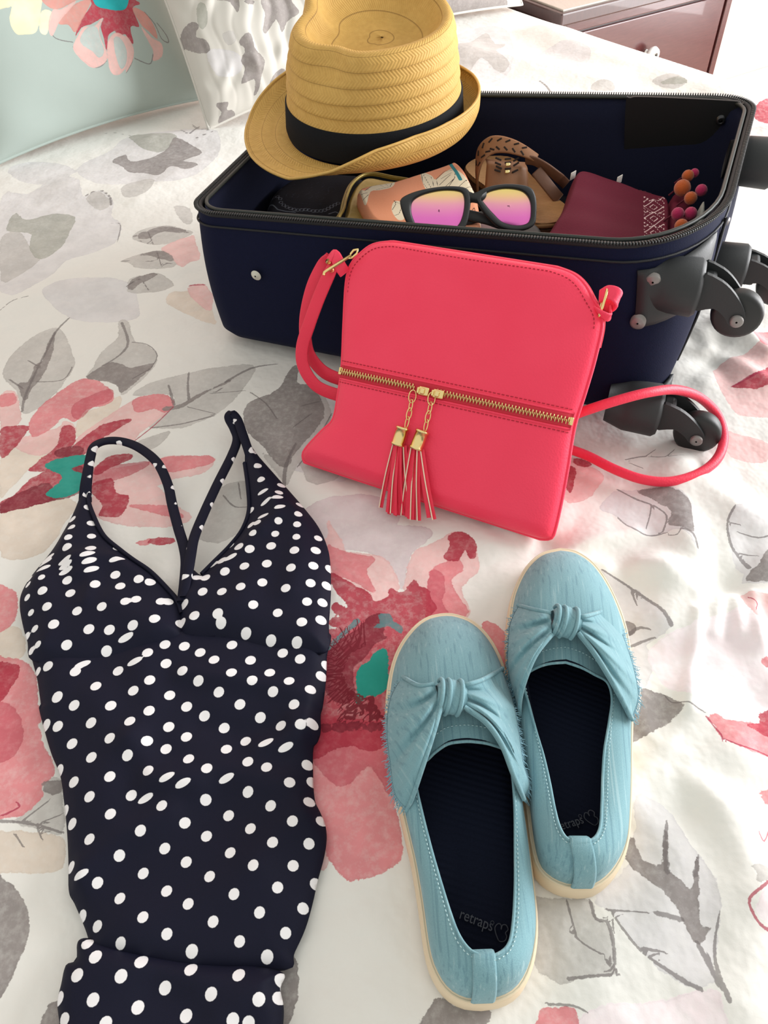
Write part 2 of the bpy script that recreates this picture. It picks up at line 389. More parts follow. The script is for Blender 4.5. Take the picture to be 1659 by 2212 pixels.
bl('grey', [(780,600),(850,585),(950,525),(1080,465)], 4, 1.5, *Z5); bl('gline', [(1060,470),(1180,405),(1300,385)], 2, .8, *Z5)
bl('gline', [(790,490),(815,580)], 1.3, 1.6, *Z5); bl('gline', [(885,430),(880,500),(885,550)], 1, 1.8, *Z5); bl('gline', [(1040,500),(1010,520)], 1, 1, *Z5); bl('gline', [(710,690),(850,670),(1000,630)], 1, 1, *Z5); bl('gline', [(990,525),(1150,510)], .6, .5, *Z5); bl('gline', [(880,590),(1010,620)], .6, .5, *Z5)
bp('grey', [(1370,400),(1405,395),(1400,470),(1450,480),(1500,530),(1530,620),(1480,700),(1400,790),(1350,870),(1300,850),(1240,780),(1160,700),(1140,620),(1180,560),(1310,500)], *Z5)
bp('pgrey', [(1440,470),(1560,600),(1500,740),(1400,860),(1350,960),(1300,900),(1230,800),(1350,820)], *Z5); bl('gline', [(1335,960),(1345,860),(1390,760)], 3, 1.5, *Z5); bl('gline', [(1460,620),(1380,680)], .8, .8, *Z5); bl('gline', [(1400,870),(1480,760),(1560,620)], .8, .8, *Z5); bl('gline', [(1180,520),(1250,570),(1300,640)], .8, .8, *Z5); bl('gline', [(1420,580),(1500,560)], .8, .8, *Z5)
bp('ppink', [(0,540),(70,530),(90,610),(95,660),(60,700),(0,700)], *Z5); bp('pink', [(0,545),(60,535),(75,580),(0,600)], *Z5)
bp('beige', [(480,590),(560,540),(560,600),(500,660),(360,740),(350,680),(400,620)], *Z5); bp('beige', [(0,840),(100,780),(200,740),(280,770),(130,900),(30,1000),(0,1030)], *Z5); bp('beige', [(30,1060),(280,1030),(360,1060),(300,1150),(200,1290),(0,1310),(0,1100)], *Z5)
bp('ppink', [(60,790),(110,740),(260,700),(300,660),(360,700),(300,780),(180,830)], *Z5)
bp('pink', [(140,740),(130,680),(180,600),(300,510),(380,465),(460,475),(520,520),(530,560),(480,590),(400,610),(350,670),(290,650),(250,690),(170,740)], *Z5)
bp('dpink', [(330,600),(420,540),(520,510),(520,560),(430,600),(360,660)], *Z5)
bp('ppink', [(360,740),(500,640),(620,560),(740,530),(800,550),(810,590),(740,650),(650,720),(620,760),(560,760),(440,770),(360,770)], *Z5); bp('pink', [(620,560),(740,530),(800,550),(812,590),(770,620),(720,600),(640,620)], *Z5); bl('rline', [(620,760),(720,680),(812,590)], .7, .7, *Z5)
bp('crim', [(330,790),(440,700),(540,660),(620,650),(560,690),(460,760),(380,830),(300,870),(250,900),(130,905),(160,870),(260,780),(290,690),(345,690),(350,760)], *Z5)
bp('crim', [(0,710),(60,690),(135,690),(100,750),(60,800),(0,845)], *Z5)
bp('crim', [(0,1105),(0,1050),(60,1020),(140,940),(250,880),(380,820),(420,890),(400,960),(300,1020),(180,1060),(60,1092)], *Z5); bp('dred', [(0,1105),(0,1060),(100,1000),(220,960),(260,990),(330,880),(400,900),(380,1000),(200,1055),(60,1092)], *Z5); bp('dred', [(260,800),(370,780),(380,820),(280,840)], *Z5)
bp('teal', [(200,880),(280,840),(400,825),(420,850),(330,890),(400,920),(405,960),(340,1010),(260,1030),(210,1010),(270,960),(280,920)], *Z5)
bp('crim', [(440,890),(500,830),(600,815),(612,840),(520,880),(450,920)], *Z5); bp('dpink', [(440,880),(520,870),(700,850),(640,900),(540,940),(430,960)], *Z5)
bp('ppink', [(430,900),(560,880),(700,850),(800,820),(980,820),(1010,850),(930,910),(820,930),(740,960),(620,960),(460,960)], *Z5); bp('pink', [(700,850),(820,822),(980,820),(1005,850),(900,880),(780,900)], *Z5)
bp('ppink', [(430,1020),(540,930),(700,940),(830,1060),(900,1110),(830,1150),(600,1160),(440,1110)], *Z5); bp('crim', [(430,960),(520,930),(540,1000),(600,1010),(590,1060),(560,1110),(460,1110),(480,1060),(430,1010)], *Z5); bp('pink', [(600,1060),(720,1055),(810,1070),(860,1120),(700,1090)], *Z5)
bp('crim', [(690,1235),(720,1212),(800,1210),(820,1235),(740,1245)], *Z5); bp('pink', [(630,1235),(700,1215),(700,1245),(660,1252)], *Z5)
bp('pgrey', [(900,1180),(1000,1000),(1100,940),(1170,960),(1170,1120),(1090,1210),(980,1230)], *Z5); bl('gline', [(1050,1010),(1100,1060),(1170,1060)], .9, .6, *Z5); bl('gline', [(1120,950),(1130,1020)], .9, .6, *Z5)
bp('pgrey', [(640,760),(800,700),(760,760),(680,800)], *Z5); bp('lgrey', [(200,60),(320,10),(600,20),(650,120),(640,180),(480,200),(330,180),(230,110)], *Z5)
bp('pgrey', [(600,40),(640,0),(760,0),(800,40),(700,62)], *Z5); bl('gline', [(600,40),(660,10),(700,55)], 1.3, .8, *Z5); bl('gline', [(0,150),(60,110),(130,92)], .8, .8, *Z5); bl('rline', [(885,35),(920,15),(965,25)], .9, .9, *Z5); bp('ppink', [(880,40),(960,20),(1000,80),(990,140),(930,110)], *Z5); bp('beige', [(780,100),(880,50),(960,120),(1000,200),(880,160)], *Z5)
# -- grey flowers further back
ZL = (0, 480, 3.456)
bp('ppink', [(1240,200),(1340,160),(1440,90),(1460,160),(1500,280),(1400,300),(1320,260)], *ZL); bp('beige', [(1240,570),(1300,500),(1500,540),(1580,640),(1600,740),(1400,650)], *ZL); bp('pgrey', [(945,490),(1050,420),(1190,390),(1300,460),(1200,490),(1080,515),(980,520)], *ZL)
bp('grey', [(1010,105),(1100,60),(1200,25),(1330,40),(1440,70),(1330,75),(1230,65),(1150,90),(1100,120)], *ZL); bp('grey', [(1040,240),(1120,220),(1220,225),(1290,270),(1300,310),(1200,290),(1100,250)], *ZL); bp('grey', [(945,490),(1000,430),(1100,400),(1190,385),(1100,440),(1030,460),(1000,500)], *ZL); bl('rline', [(1405,465),(1450,455),(1550,455)], 1.2, 1.4, *ZL)
Z1 = (0, 0, 2.0)
bp('lgrey', [(330,720),(480,640),(560,580),(900,560),(950,640),(880,740),(760,790),(600,800),(420,800)], *Z1)
bp('grey', [(480,690),(540,660),(560,690),(640,680),(720,640),(760,600),(860,640),(860,670),(790,700),(860,720),(800,745),(740,720),(690,765),(620,745),(560,740),(520,710)], *Z1)
bp('sage', [(560,575),(700,580),(770,600),(700,650),(620,640),(580,610)], *Z1); bl('gline', [(780,560),(820,590),(860,540)], 3, 2, *Z1); bl('gline', [(830,530),(860,560),(910,575)], 3, 2, *Z1); bl('gline', [(850,600),(920,580)], 3, 1, *Z1); bp('pgrey', [(530,820),(580,790),(650,780),(670,800),(620,850),(540,860)], *Z1); bl('gline', [(560,575),(480,560),(440,570)], 1, 1, *Z1)
bp('lgrey', [(0,840),(120,830),(240,760),(340,780),(360,850),(430,830),(490,870),(480,930),(520,960),(500,1040),(380,1090),(280,1120),(200,1199),(0,1260)], *Z1)
bp('sage', [(20,980),(60,905),(110,940),(220,915),(320,930),(300,990),(260,1060),(170,1110),(120,1060),(130,1000),(60,990)], *Z1); bp('pgrey', [(0,1010),(80,990),(130,1060),(170,1110),(60,1190),(0,1199)], *Z1)
bl('gline', [(370,850),(430,830),(475,855),(480,890)], 2.5, 2, *Z1); bp('pgrey', [(370,860),(430,835),(480,880),(430,905)], *Z1); bl('gline', [(480,960),(520,965),(505,1040)], .8, .8, *Z1)
bp('pgrey', [(565,1020),(620,985),(720,970),(800,990),(835,1005),(740,1050),(660,1055),(600,1040)], *Z1); bl('grey', [(570,1020),(640,995),(730,985),(810,1000)], 3, 1.5, *Z1); bl('gline', [(640,1000),(660,1050)], 1.2, .8, *Z1); bl('gline', [(600,1035),(660,1055),(740,1050)], .8, .8, *Z1)
bp('pgrey', [(520,1130),(600,1100),(690,1085),(750,1110),(770,1150),(680,1170),(590,1165),(560,1140)], *Z1); bl('grey', [(590,1110),(680,1095),(740,1115)], 3, 2, *Z1); bl('gline', [(530,1130),(620,1135),(760,1150)], 1.2, .8, *Z1); bl('gline', [(680,1095),(700,1160)], 1, .7, *Z1)
bp('ppink', [(700,1070),(830,1020),(845,1100),(790,1160),(730,1110)], *Z1); bp('pgrey', [(750,890),(820,900),(830,960),(790,960)], *Z1)
bp('lgrey', [(30,720),(120,690),(260,700),(320,740),(200,790),(80,770)], *Z1)
Z2 = (830, 0, 2.0)
bp('pgrey', [(310,200),(370,180),(440,130),(480,180),(530,180),(480,230),(540,280),(500,310),(420,260),(370,300),(350,330),(310,240)], *Z2); bp('lgrey', [(270,180),(400,110),(520,110),(560,220),(520,330),(330,340)], *Z2); bp('lgrey', [(620,260),(760,200),(880,240),(860,300),(700,310)], *Z2)
bl('gline', [(670,345),(700,365),(720,390)], 3, 2, *Z2); bp('pgrey', [(890,390),(920,365),(980,370),(990,395)], *Z2); bp('pgrey', [(1150,370),(1230,360),(1300,390),(1240,402)], *Z2); bp('sage', [(1180,380),(1260,372),(1300,395)], *Z2)
bp('crim', [(1590,490),(1659,455),(1740,450),(1740,530),(1620,525)], *Z2); bp('ppink', [(1560,560),(1659,540),(1740,560),(1659,660),(1600,640)], *Z2)
# -- right of the suitcase
Z7 = (1200, 550, 3.614)
bp('ppink', [(1230,900),(1480,780),(1659,700),(1900,760),(1900,1200),(1500,1250),(1350,1150)], *Z7); bp('crim', [(1380,1030),(1560,970),(1640,900),(1760,860),(1760,1000),(1600,1060),(1480,1050)], *Z7); bp('pink', [(1520,640),(1659,600),(1800,640),(1659,760),(1560,720)], *Z7); bl('rline', [(1380,1030),(1500,990),(1659,955)], 1, 1.5, *Z7); bp('ppink', [(1180,1300),(1400,1380),(1659,1450),(1659,1600),(1380,1560)], *Z7)
bp('ppink', [(100,1560),(300,1640),(380,1720),(240,1900),(60,1900)], *Z7); bp('crim', [(90,1640),(160,1650),(150,1780),(120,1850),(80,1800)], *Z7); bp('crim', [(150,1560),(280,1600),(260,1640),(150,1610)], *Z7)
bl('gline', [(560,1580),(700,1560),(860,1590),(980,1600)], .9, .5, *Z7); bl('gline', [(700,1565),(780,1510)], .6, .5, *Z7); bl('gline', [(860,1590),(930,1520)], .6, .5, *Z7); bl('gline', [(590,1610),(680,1655)], .6, .5, *Z7)
Z8 = (1200, 980, 3.569)
bp('lgrey', [(490,260),(640,270),(780,260),(900,290),(980,340),(1030,420),(1045,560),(1040,660),(1075,780),(960,640),(830,640),(720,635),(610,600),(490,480),(420,440),(350,400),(420,300)], *Z8)
bp('grey', [(640,275),(800,275),(900,300),(990,360),(1030,440),(1040,650),(960,620),(910,600),(850,560),(880,470),(800,390),(720,330)], *Z8); bl('gline', [(490,260),(640,340),(760,400),(850,500),(820,620)], 1, .8, *Z8); bl('gline', [(490,480),(610,600),(730,635),(840,635)], 1, .7, *Z8); bl('gline', [(740,390),(730,470),(700,570)], .8, .5, *Z8); bl('gline', [(960,630),(1040,680),(1075,770)], 1.2, .8, *Z8); bl('gline', [(860,660),(920,670),(950,620)], .8, .5, *Z8)
bp('lgrey', [(300,900),(430,940),(560,1010),(700,1120),(800,1230),(890,1340),(860,1370),(760,1440),(600,1480),(540,1300),(450,1130),(380,980)], *Z8); bl('gline', [(360,920),(480,970),(600,1050),(720,1150),(810,1240),(880,1350)], .8, 1.8, *Z8); bl('gline', [(590,1060),(625,1160)], 1.2, .6, *Z8); bl('gline', [(590,1475),(680,1440),(760,1420)], 1.4, .8, *Z8); bl('gline', [(560,1390),(640,1340),(720,1360)], 1.6, .8, *Z8); bp('grey', [(500,1270),(590,1300),(620,1350),(560,1400),(540,1330)], *Z8)
bp('grey', [(660,1830),(770,1850),(860,1880),(960,1950),(960,2010),(850,2090),(700,2180),(560,2240),(560,2060),(640,2000)], *Z8); bl('gline', [(840,1870),(890,1930),(1000,1960),(1130,2010)], .6, .5, *Z8); bp('lgrey', [(590,1500),(700,1470),(760,1600),(700,1800),(640,1780)], *Z8)
bp('vpink', [(720,1500),(1000,1350),(1300,1250),(1640,1150),(1800,1300),(1800,1950),(1300,1950),(1000,1900),(800,1750)], *Z8)
bp('pink', [(1160,2050),(1240,2010),(1300,2050),(1420,2060),(1580,2060),(1700,2000),(1800,2100),(1800,2300),(1640,2350),(1300,2240),(1220,2120)], *Z8); bp('crim', [(1430,2085),(1580,2060),(1580,1990),(1660,1950),(1760,1960),(1740,2190),(1640,2190),(1540,2130)], *Z8); bl('rline', [(1160,2050),(1210,2110),(1260,2180),(1270,2230)], .9, .6, *Z8)
bp('lgrey', [(1340,470),(1420,430),(1640,410),(1800,500),(1800,930),(1460,960),(1470,900),(1390,830),(1340,700),(1310,600)], *Z8); bp('grey', [(1500,900),(1560,860),(1638,740),(1760,760),(1760,950),(1500,950)], *Z8); bl('gline', [(1360,450),(1315,540),(1320,640),(1360,730),(1430,790),(1500,860)], .9, 1.8, *Z8); bl('gline', [(1320,560),(1400,580)], 1, .6, *Z8); bl('gline', [(1400,630),(1560,660),(1660,640)], .6, .6, *Z8); bl('gline', [(1430,760),(1560,780)], .8, .5, *Z8)
bp('ppink', [(1440,1080),(1660,1080),(1760,1200),(1700,1330),(1540,1290)], *Z8); bl('rline', [(1500,1110),(1550,1160),(1530,1220)], .6, .4, *Z8); bp('pink', [(1580,1600),(1638,1565),(1740,1600),(1660,1650)], *Z8)
Z9 = (1200, 1600, 3.614)
bp('vpink', [(1240,0),(1659,0),(1800,60),(1800,200),(1659,125),(1450,70)], *Z9); bl('rline', [(1280,0),(1400,60),(1560,95),(1659,130)], .6, .6, *Z9)
bp('lgrey', [(600,470),(720,480),(840,540),(930,640),(1060,880),(1150,1000),(1250,1200),(1250,1600),(1210,1800),(1330,2050),(1240,1900),(1120,1950),(960,1890),(800,1800),(640,1650),(530,1500),(430,1350),(300,1230),(560,970),(600,700)], *Z9)
bp('grey', [(540,900),(590,760),(660,920),(740,980),(800,1010),(815,880),(850,700),(862,900),(870,1040),(960,1120),(1030,1190),(1050,1060),(1090,940),(1092,1250),(1110,1450),(1190,1480),(1100,1600),(1000,1480),(930,1330),(870,1260),(800,1180),(680,1080),(560,970)], *Z9)
bl('gline', [(855,660),(835,850),(850,1050)], .8, 2.5, *Z9); bl('gline', [(1088,940),(1060,1080)], .8, 2, *Z9); bl('gline', [(1248,1380),(1222,1600),(1238,1800),(1330,2040)], .6, 1.6, *Z9); bl('gline', [(430,1350),(560,1550),(680,1680),(860,1800),(1000,1890),(1120,1950)], .8, 1.3, *Z9); bl('gline', [(770,1370),(860,1390),(960,1420)], 1.3, 1.5, *Z9); bl('gline', [(400,1330),(560,1345),(700,1360)], .7, .5, *Z9); bl('gline', [(670,1640),(840,1665)], 1.3, .6, *Z9); bl('gline', [(1090,1600),(1180,1760),(1260,1930)], 1.2, 1.8, *Z9)
bp('pgrey', [(-300,1250),(0,1230),(260,1250),(310,1380),(390,1440),(440,1600),(450,1750),(470,1840),(340,1860),(110,1880),(0,1880),(-200,1700)], *Z9); bl('gline', [(90,1260),(130,1420),(160,1520)], .8, .6, *Z9); bl('gline', [(270,1260),(310,1400),(400,1430),(440,1600),(450,1780)], 1, 1.2, *Z9); bl('gline', [(100,1870),(280,1850),(470,1840)], 1, 1, *Z9); bl('gline', [(120,1500),(220,1600),(350,1680)], .8, .6, *Z9); bl('gline', [(390,1740),(450,1810)], 1.4, .8, *Z9)
bp('pink', [(-100,2075),(40,2075),(130,2090),(165,2150),(165,2330),(-160,2330),(-140,2150)], *Z9); bp('vpink', [(200,2150),(450,2060),(700,2050),(1100,1960),(1240,1960),(1300,2100),(1250,2330),(160,2330)], *Z9); bl('gline', [(-60,2060),(60,2065),(150,2080),(230,2120)], .9, .5, *Z9)
bl('rline', [(1659,1105),(1560,1190),(1460,1280),(1500,1390),(1580,1480),(1700,1520)], .8, 1.2, *Z9); bp('pink', [(1590,410),(1659,385),(1760,420),(1760,500),(1640,510),(1610,470)], *Z9); bp('pgrey', [(1480,1010),(1600,1010),(1640,1090),(1540,1160),(1510,1100)], *Z9); bp('vpink', [(1560,1230),(1660,1150),(1800,1200),(1800,1480),(1600,1450),(1510,1350)], *Z9); bl('rline', [(1659,690),(1600,820),(1560,760)], .5, .5, *Z9)
# -- big red flower in the middle
Z6 = (600, 1100, 3.318)
bp('lav', [(310,60),(560,60),(700,70),(1080,110),(1080,200),(960,300),(900,560),(840,440),(780,350),(640,290),(450,260),(360,200)], *Z6)
bp('ppink', [(330,180),(450,260),(640,290),(760,330),(840,430),(870,540),(800,620),(700,650),(560,560),(390,440),(340,500),(330,300)], *Z6); bp('pink', [(345,230),(450,265),(560,290),(700,330),(640,420),(700,560),(640,560),(500,480),(390,440)], *Z6)
bp('ppink', [(900,560),(960,300),(1080,230),(1180,180),(1280,140),(1400,200),(1440,330),(1440,430),(1380,480),(1320,560),(1370,680),(1370,750),(1290,800),(1100,800),(1050,700),(1000,520)], *Z6); bp('pink', [(1100,420),(1200,360),(1300,340),(1330,420),(1250,480),(1290,600),(1370,720),(1290,810),(1420,900),(1560,960),(1600,1100),(1500,1100),(1100,860),(1060,700)], *Z6)
bp('crim', [(1220,180),(1290,140),(1370,170),(1420,240),(1420,330),(1370,340),(1340,280),(1290,350),(1180,330),(1240,240)], *Z6); bp('dpink', [(1090,430),(1180,440),(1200,560),(1180,640),(1240,760),(1180,800),(1090,700)], *Z6)
bp('crim', [(340,440),(385,430),(480,480),(640,570),(690,640),(790,610),(800,540),(890,580),(980,480),(1010,530),(1080,560),(1100,620),(1140,700),(1080,760),(1050,830),(960,890),(900,960),(860,1080),(820,1250),(790,1400),(790,1560),(700,1590),(560,1570),(400,1610),(280,1600),(290,1300),(320,1000),(350,860),(430,840),(360,800),(400,750),(450,760),(380,690),(410,640),(500,690),(440,600)], *Z6)
bp('dred', [(350,1010),(440,920),(560,840),(640,760),(740,730),(770,800),(760,880),(800,900),(700,960),(620,1050),(560,1100),(545,1200),(545,1350),(460,1390),(370,1330),(320,1250),(330,1100)], *Z6)
for k in range(26):
    a = math.radians(95+k*7.5); c = (640, 1150); r0, r1 = 330+30*math.sin(k*2.1), 180
    bl('rdark', [(c[0]+r0*math.cos(a)*.95, c[1]-r0*math.sin(a)*1.08), (c[0]+r1*math.cos(a), c[1]-r1*math.sin(a))], .5, .9, *Z6)
for k in range(14):
    x = 430+k*26; bl('rdark', [(x, 1500+10*math.sin(k)), (500+k*15, 1385)], .6, .5, *Z6)
for k in range(12):
    bp('dred', [(310+k*37, 1530+12*math.sin(k*1.7)), (335+k*37, 1515), (350+k*37, 1545), (335+k*37, 1585+10*math.cos(k*2)), (312+k*37, 1570)], *Z6)
bp('teal', [(740,980),(780,990),(790,1080),(790,1220),(760,1300),(700,1330),(640,1320),(580,1390),(550,1360),(570,1280),(555,1200),(580,1120),(640,1090),(680,1030)], *Z6)
bp('tealg', [(720,740),(800,735),(830,780),(890,830),(880,870),(800,820),(760,830),(690,830),(740,790)], *Z6); bl('tealg', [(360,980),(440,900),(570,785)], 2.2, 3.2, *Z6)
bp('pink', [(690,1540),(760,1560),(840,1560),(850,1700),(865,1790),(870,1850),(830,1880),(795,1895),(750,1900),(720,1870),(700,1830),(680,1740),(640,1600)]); bp('dpink', [(640,1560),(840,1560),(850,1640),(840,1720),(800,1650),(740,1700),(690,1660)]); bp('crim', [(640,1560),(850,1560),(845,1600),(800,1620),(740,1610),(660,1640)]); bp('ppink', [(690,1760),(720,1800),(710,1860),(690,1880),(680,1800)])
bp('pink', [(1040,1340),(1090,1360),(1110,1440),(1080,1470),(1060,1420)])
# -- left lower corner
ZB = (0, 1500, 2.183)
bp('pink', [(-60,-20),(150,-10),(160,60),(190,200),(250,340),(230,390),(190,430),(190,470),(90,560),(0,570),(-80,560)], *ZB); bp('dpink', [(-60,60),(40,30),(100,150),(60,280),(-60,300)], *ZB); bl('rline', [(0,560),(80,520),(70,500)], .8, .5, *ZB)
bp('pgrey', [(190,400),(280,395),(285,650),(160,620),(0,590),(-60,590),(90,565)], *ZB); bl('gline', [(-40,585),(130,598),(280,640)], 1.2, .9, *ZB); bl('gline', [(80,595),(220,490)], .7, .5, *ZB); bl('gline', [(150,605),(280,555)], .6, .5, *ZB); bl('gline', [(60,650),(95,705)], .7, .5, *ZB); bl('gline', [(165,620),(185,670)], .7, .5, *ZB); bp('grey', [(190,400),(280,395),(275,460),(200,450)], *ZB)
bp('beige', [(-60,640),(130,640),(285,660),(285,800),(200,830),(60,830),(-60,820)], *ZB)
bp('grey', [(-80,830),(0,850),(70,920),(125,1030),(110,1150),(60,1270),(0,1390),(-80,1450)], *ZB)
bp('grey', [(200,1470),(250,1440),(300,1440),(300,1700),(150,1700)], *ZB); bp('grey', [(1330,1230),(1370,1210),(1400,1290),(1410,1400),(1380,1500),(1330,1600),(1250,1600),(1280,1300)], *ZB)
ZA = (0, 860, 2.183)
bp('pink', [(-60,880),(40,890),(80,930),(70,1020),(30,1080),(-60,1100)], *ZA); bp('pink', [(-60,1230),(100,1230),(160,1300),(170,1420),(180,1528),(-60,1528)], *ZA); bp('crim', [(-60,1245),(60,1240),(90,1275),(40,1370),(0,1420),(-60,1430)], *ZA); bp('beige', [(0,1080),(90,1080),(120,1180),(60,1230),(-40,1220)], *ZA); bp('ppink', [(1540,560),(1600,640),(1640,760),(1560,760)], *ZA)
bp('grey', [(930,2170),(960,2158),(1030,2200),(1040,2260),(890,2260)]); bp('grey', [(1010,2160),(1060,2185),(1040,2220),(1000,2210)]); bp('lav', [(660,1090),(760,1060),(860,1080),(840,1150),(720,1180)])
bp('lgrey', [(700,790),(770,1010),(640,1010),(640,960)]); bp('pgrey', [(640,900),(720,900),(740,1010),(660,1030)])

# the print goes on over the rest of the cloth
for key, dx, dy in ((Z5, -.62, -.28), (Z6, -.48, -.42), (Z9, .50, -.06), (Z8, .56, .10), (Z5, 1.10, -.12), (Z6, .62, -.28), (Z5, -.90, .55), (Z9, -.95, .30), (Z1, -.75, .0)):
    for nm, pts, zs, ln in list(CALLS):
        if zs == key: layer_paint(LAY, BX, BY, gx, gy, nm, [at(*p)[:2]+np.array([dx, dy]) for p in zz(pts, *zs)], line=ln)
names = list(LAY.keys())
BZ = bedz(BX, BY)
s_out = (BX-E0[0])*be[0]+(BY-E0[1])*be[1]                                        # distance beyond the bed's right edge
RR = .035
s_out = s_out+.012*np.sin(BX*9+BY*7)
off = np.where(s_out > 0, np.where(s_out < RR*math.pi/2, RR*np.sin(np.clip(s_out, 0, 9)/RR), RR+.02*np.sin((BX*bd[0]+BY*bd[1])*26)*smooth(.05, .4, s_out)), s_out)
dz = np.where(s_out > 0, np.where(s_out < RR*math.pi/2, -RR*(1-np.cos(s_out/RR)), -RR-(s_out-RR*math.pi/2)), 0)
G = np.stack([BX+be[0]*(off-s_out), BY+be[1]*(off-s_out), BZ+dz], -1)
keep = (dz > FLOOR+.03) & (((G[..., 0]-RC[0])*ns_n[0]+(G[..., 1]-RC[1])*ns_n[1]) > .04)
nx_, ny_ = BX.shape
idx = np.arange(nx_*ny_).reshape(nx_, ny_)
cell = keep[:-1, :-1] & keep[1:, :-1] & keep[1:, 1:] & keep[:-1, 1:]
q = np.stack([idx[:-1, :-1][cell], idx[1:, :-1][cell], idx[1:, 1:][cell], idx[:-1, 1:][cell]], -1)
used = np.unique(q); remap = -np.ones(nx_*ny_, int); remap[used] = np.arange(len(used)); q = remap[q]
me = bpy.data.meshes.new('comforter'); me.vertices.add(len(used)); me.vertices.foreach_set('co', G.reshape(-1, 3)[used].astype(np.float32).ravel())
me.loops.add(q.size); me.loops.foreach_set('vertex_index', q.ravel().astype(np.int32)); me.polygons.add(len(q)); me.polygons.foreach_set('loop_start', (np.arange(len(q))*4).astype(np.int32))
me.update(calc_edges=True); me.polygons.foreach_set('use_smooth', np.ones(len(q), bool))
comf = bpy.data.objects.new('comforter', me); COL.objects.link(comf)
tag(comf, 'white quilted comforter with red, pink and grey watercolour flowers covering the bed', 'comforter')
for n in names: attr(comf, 'p_'+n, LAY[n].ravel()[used])

def print_mat(name, base, names, amp=3.0, bumpy=True, tint=None):
    t = NT(name); P = t.obj()
    n1 = t.math('SUBTRACT', t.noise(55, 5, .65), .5); n2 = t.math('SUBTRACT', t.noise(420, 3, .6), .5); wash = t.noise(26, 4, .6); wash2 = t.noise(150, 4, .7)
    jag = t.math('ADD', t.math('MULTIPLY', n1, amp*2.2), t.math('MULTIPLY', t.math('ADD', n2, t.math('MULTIPLY', t.math('SUBTRACT', t.noise(170, 4, .7), .5), 2.0)), amp*.6))
    jagL = t.math('MULTIPLY', t.math('ADD', n2, n1), 1.7)
    col = t.mix(wash, base, tuple(c*.95 for c in base[:3])+(1,))
    spec = dict(lgrey=((208, 205, 207), .8, 1), pgrey=((186, 182, 178), .85, 1), sage=((160, 160, 150), .85, 1), lav=((208, 192, 196), .85, 1), vpink=((243, 226, 231), .8, 1), beige=((216, 201, 186), .85, 1),
                ppink=((226, 182, 180), .9, 1), pink=((216, 126, 132), .92, 1), dpink=((192, 84, 98), .75, 1), grey=((134, 126, 124), .92, 1), crim=((172, 46, 66), .95, 1), dred=((118, 22, 42), .85, 1),
                tealg=((84, 128, 132), .9, 1), teal=((28, 146, 132), 1, 1), gline=((112, 104, 104), .72, 0), rline=((172, 44, 76), .8, 0), rdark=((112, 14, 34), .9, 0),
                cream=((232, 220, 186), 1, 1), salmon=((206, 140, 130), .9, 1), blush=((222, 176, 170), .9, 1), tgap=((176, 186, 182), 1, 1), turq=((30, 170, 176), 1, 1))
    for k in spec:
        if k not in names: continue
        rgb, op, brushy = spec[k]; c = lin(*rgb); a = t.attr('p_'+k)
        if brushy: v = t.math('ADD', a, jag); m = t.sstep(v, -.35, .35)
        else:
            v = t.math('ADD', t.math('SUBTRACT', 1.0, t.math('ABSOLUTE', a)), jagL); m = t.math('MULTIPLY', t.sstep(v, -.25, .25), t.sstep(t.attr('p_'+k+'_d'), 1.9, 2.5, 1, 0))
        if brushy:
            vary = t.math('MULTIPLY_ADD', wash2, .9, .50) if k not in ('teal', 'turq', 'cream') else 1.0
            if not isinstance(vary, float): m = t.math('MULTIPLY', m, t.math('MINIMUM', vary, 1.0))
            edge = t.math('MULTIPLY', t.sstep(v, 0, .5), t.sstep(v, .5, 1.8, 1, 0))
            dark = tuple(x*.72 for x in c[:3])+(1,)
            cc = t.mix(t.math('MULTIPLY', edge, .35), c, dark); cc = t.mix(t.math('MULTIPLY', t.sstep(wash, .35, .7), .6), cc, tuple(min(1, x*1.25+.02) for x in c[:3])+(1,))
        else: cc = c
        col = t.mix(t.math('MULTIPLY', m, op), col, cc)
    t.p(color=col, rough=.75, spec=.25, sheen=.15)
    b = t.bump(t.noise(14, 4, .55), .5, .014) if bumpy else None
    t.bump(t.noise(900, 2, .5), .12, .0004, b)
    return t.m
comf.data.materials.append(print_mat('floral_comforter_print', lin(235, 233, 228), names))
# mattress below
Mm = simple('mattress_ticking', (225, 220, 212), .9)
mc = E0-be*.86+bd*(-.55)
mo = obj('mattress', box((mc[0], mc[1], FLOOR/2-.035), (1.62, 2.3, -FLOOR-.07), np.array([be, bd, [0, 0, 1.]]), .03), Mm); tag(mo, 'white mattress hidden under the flowered comforter', 'mattress')
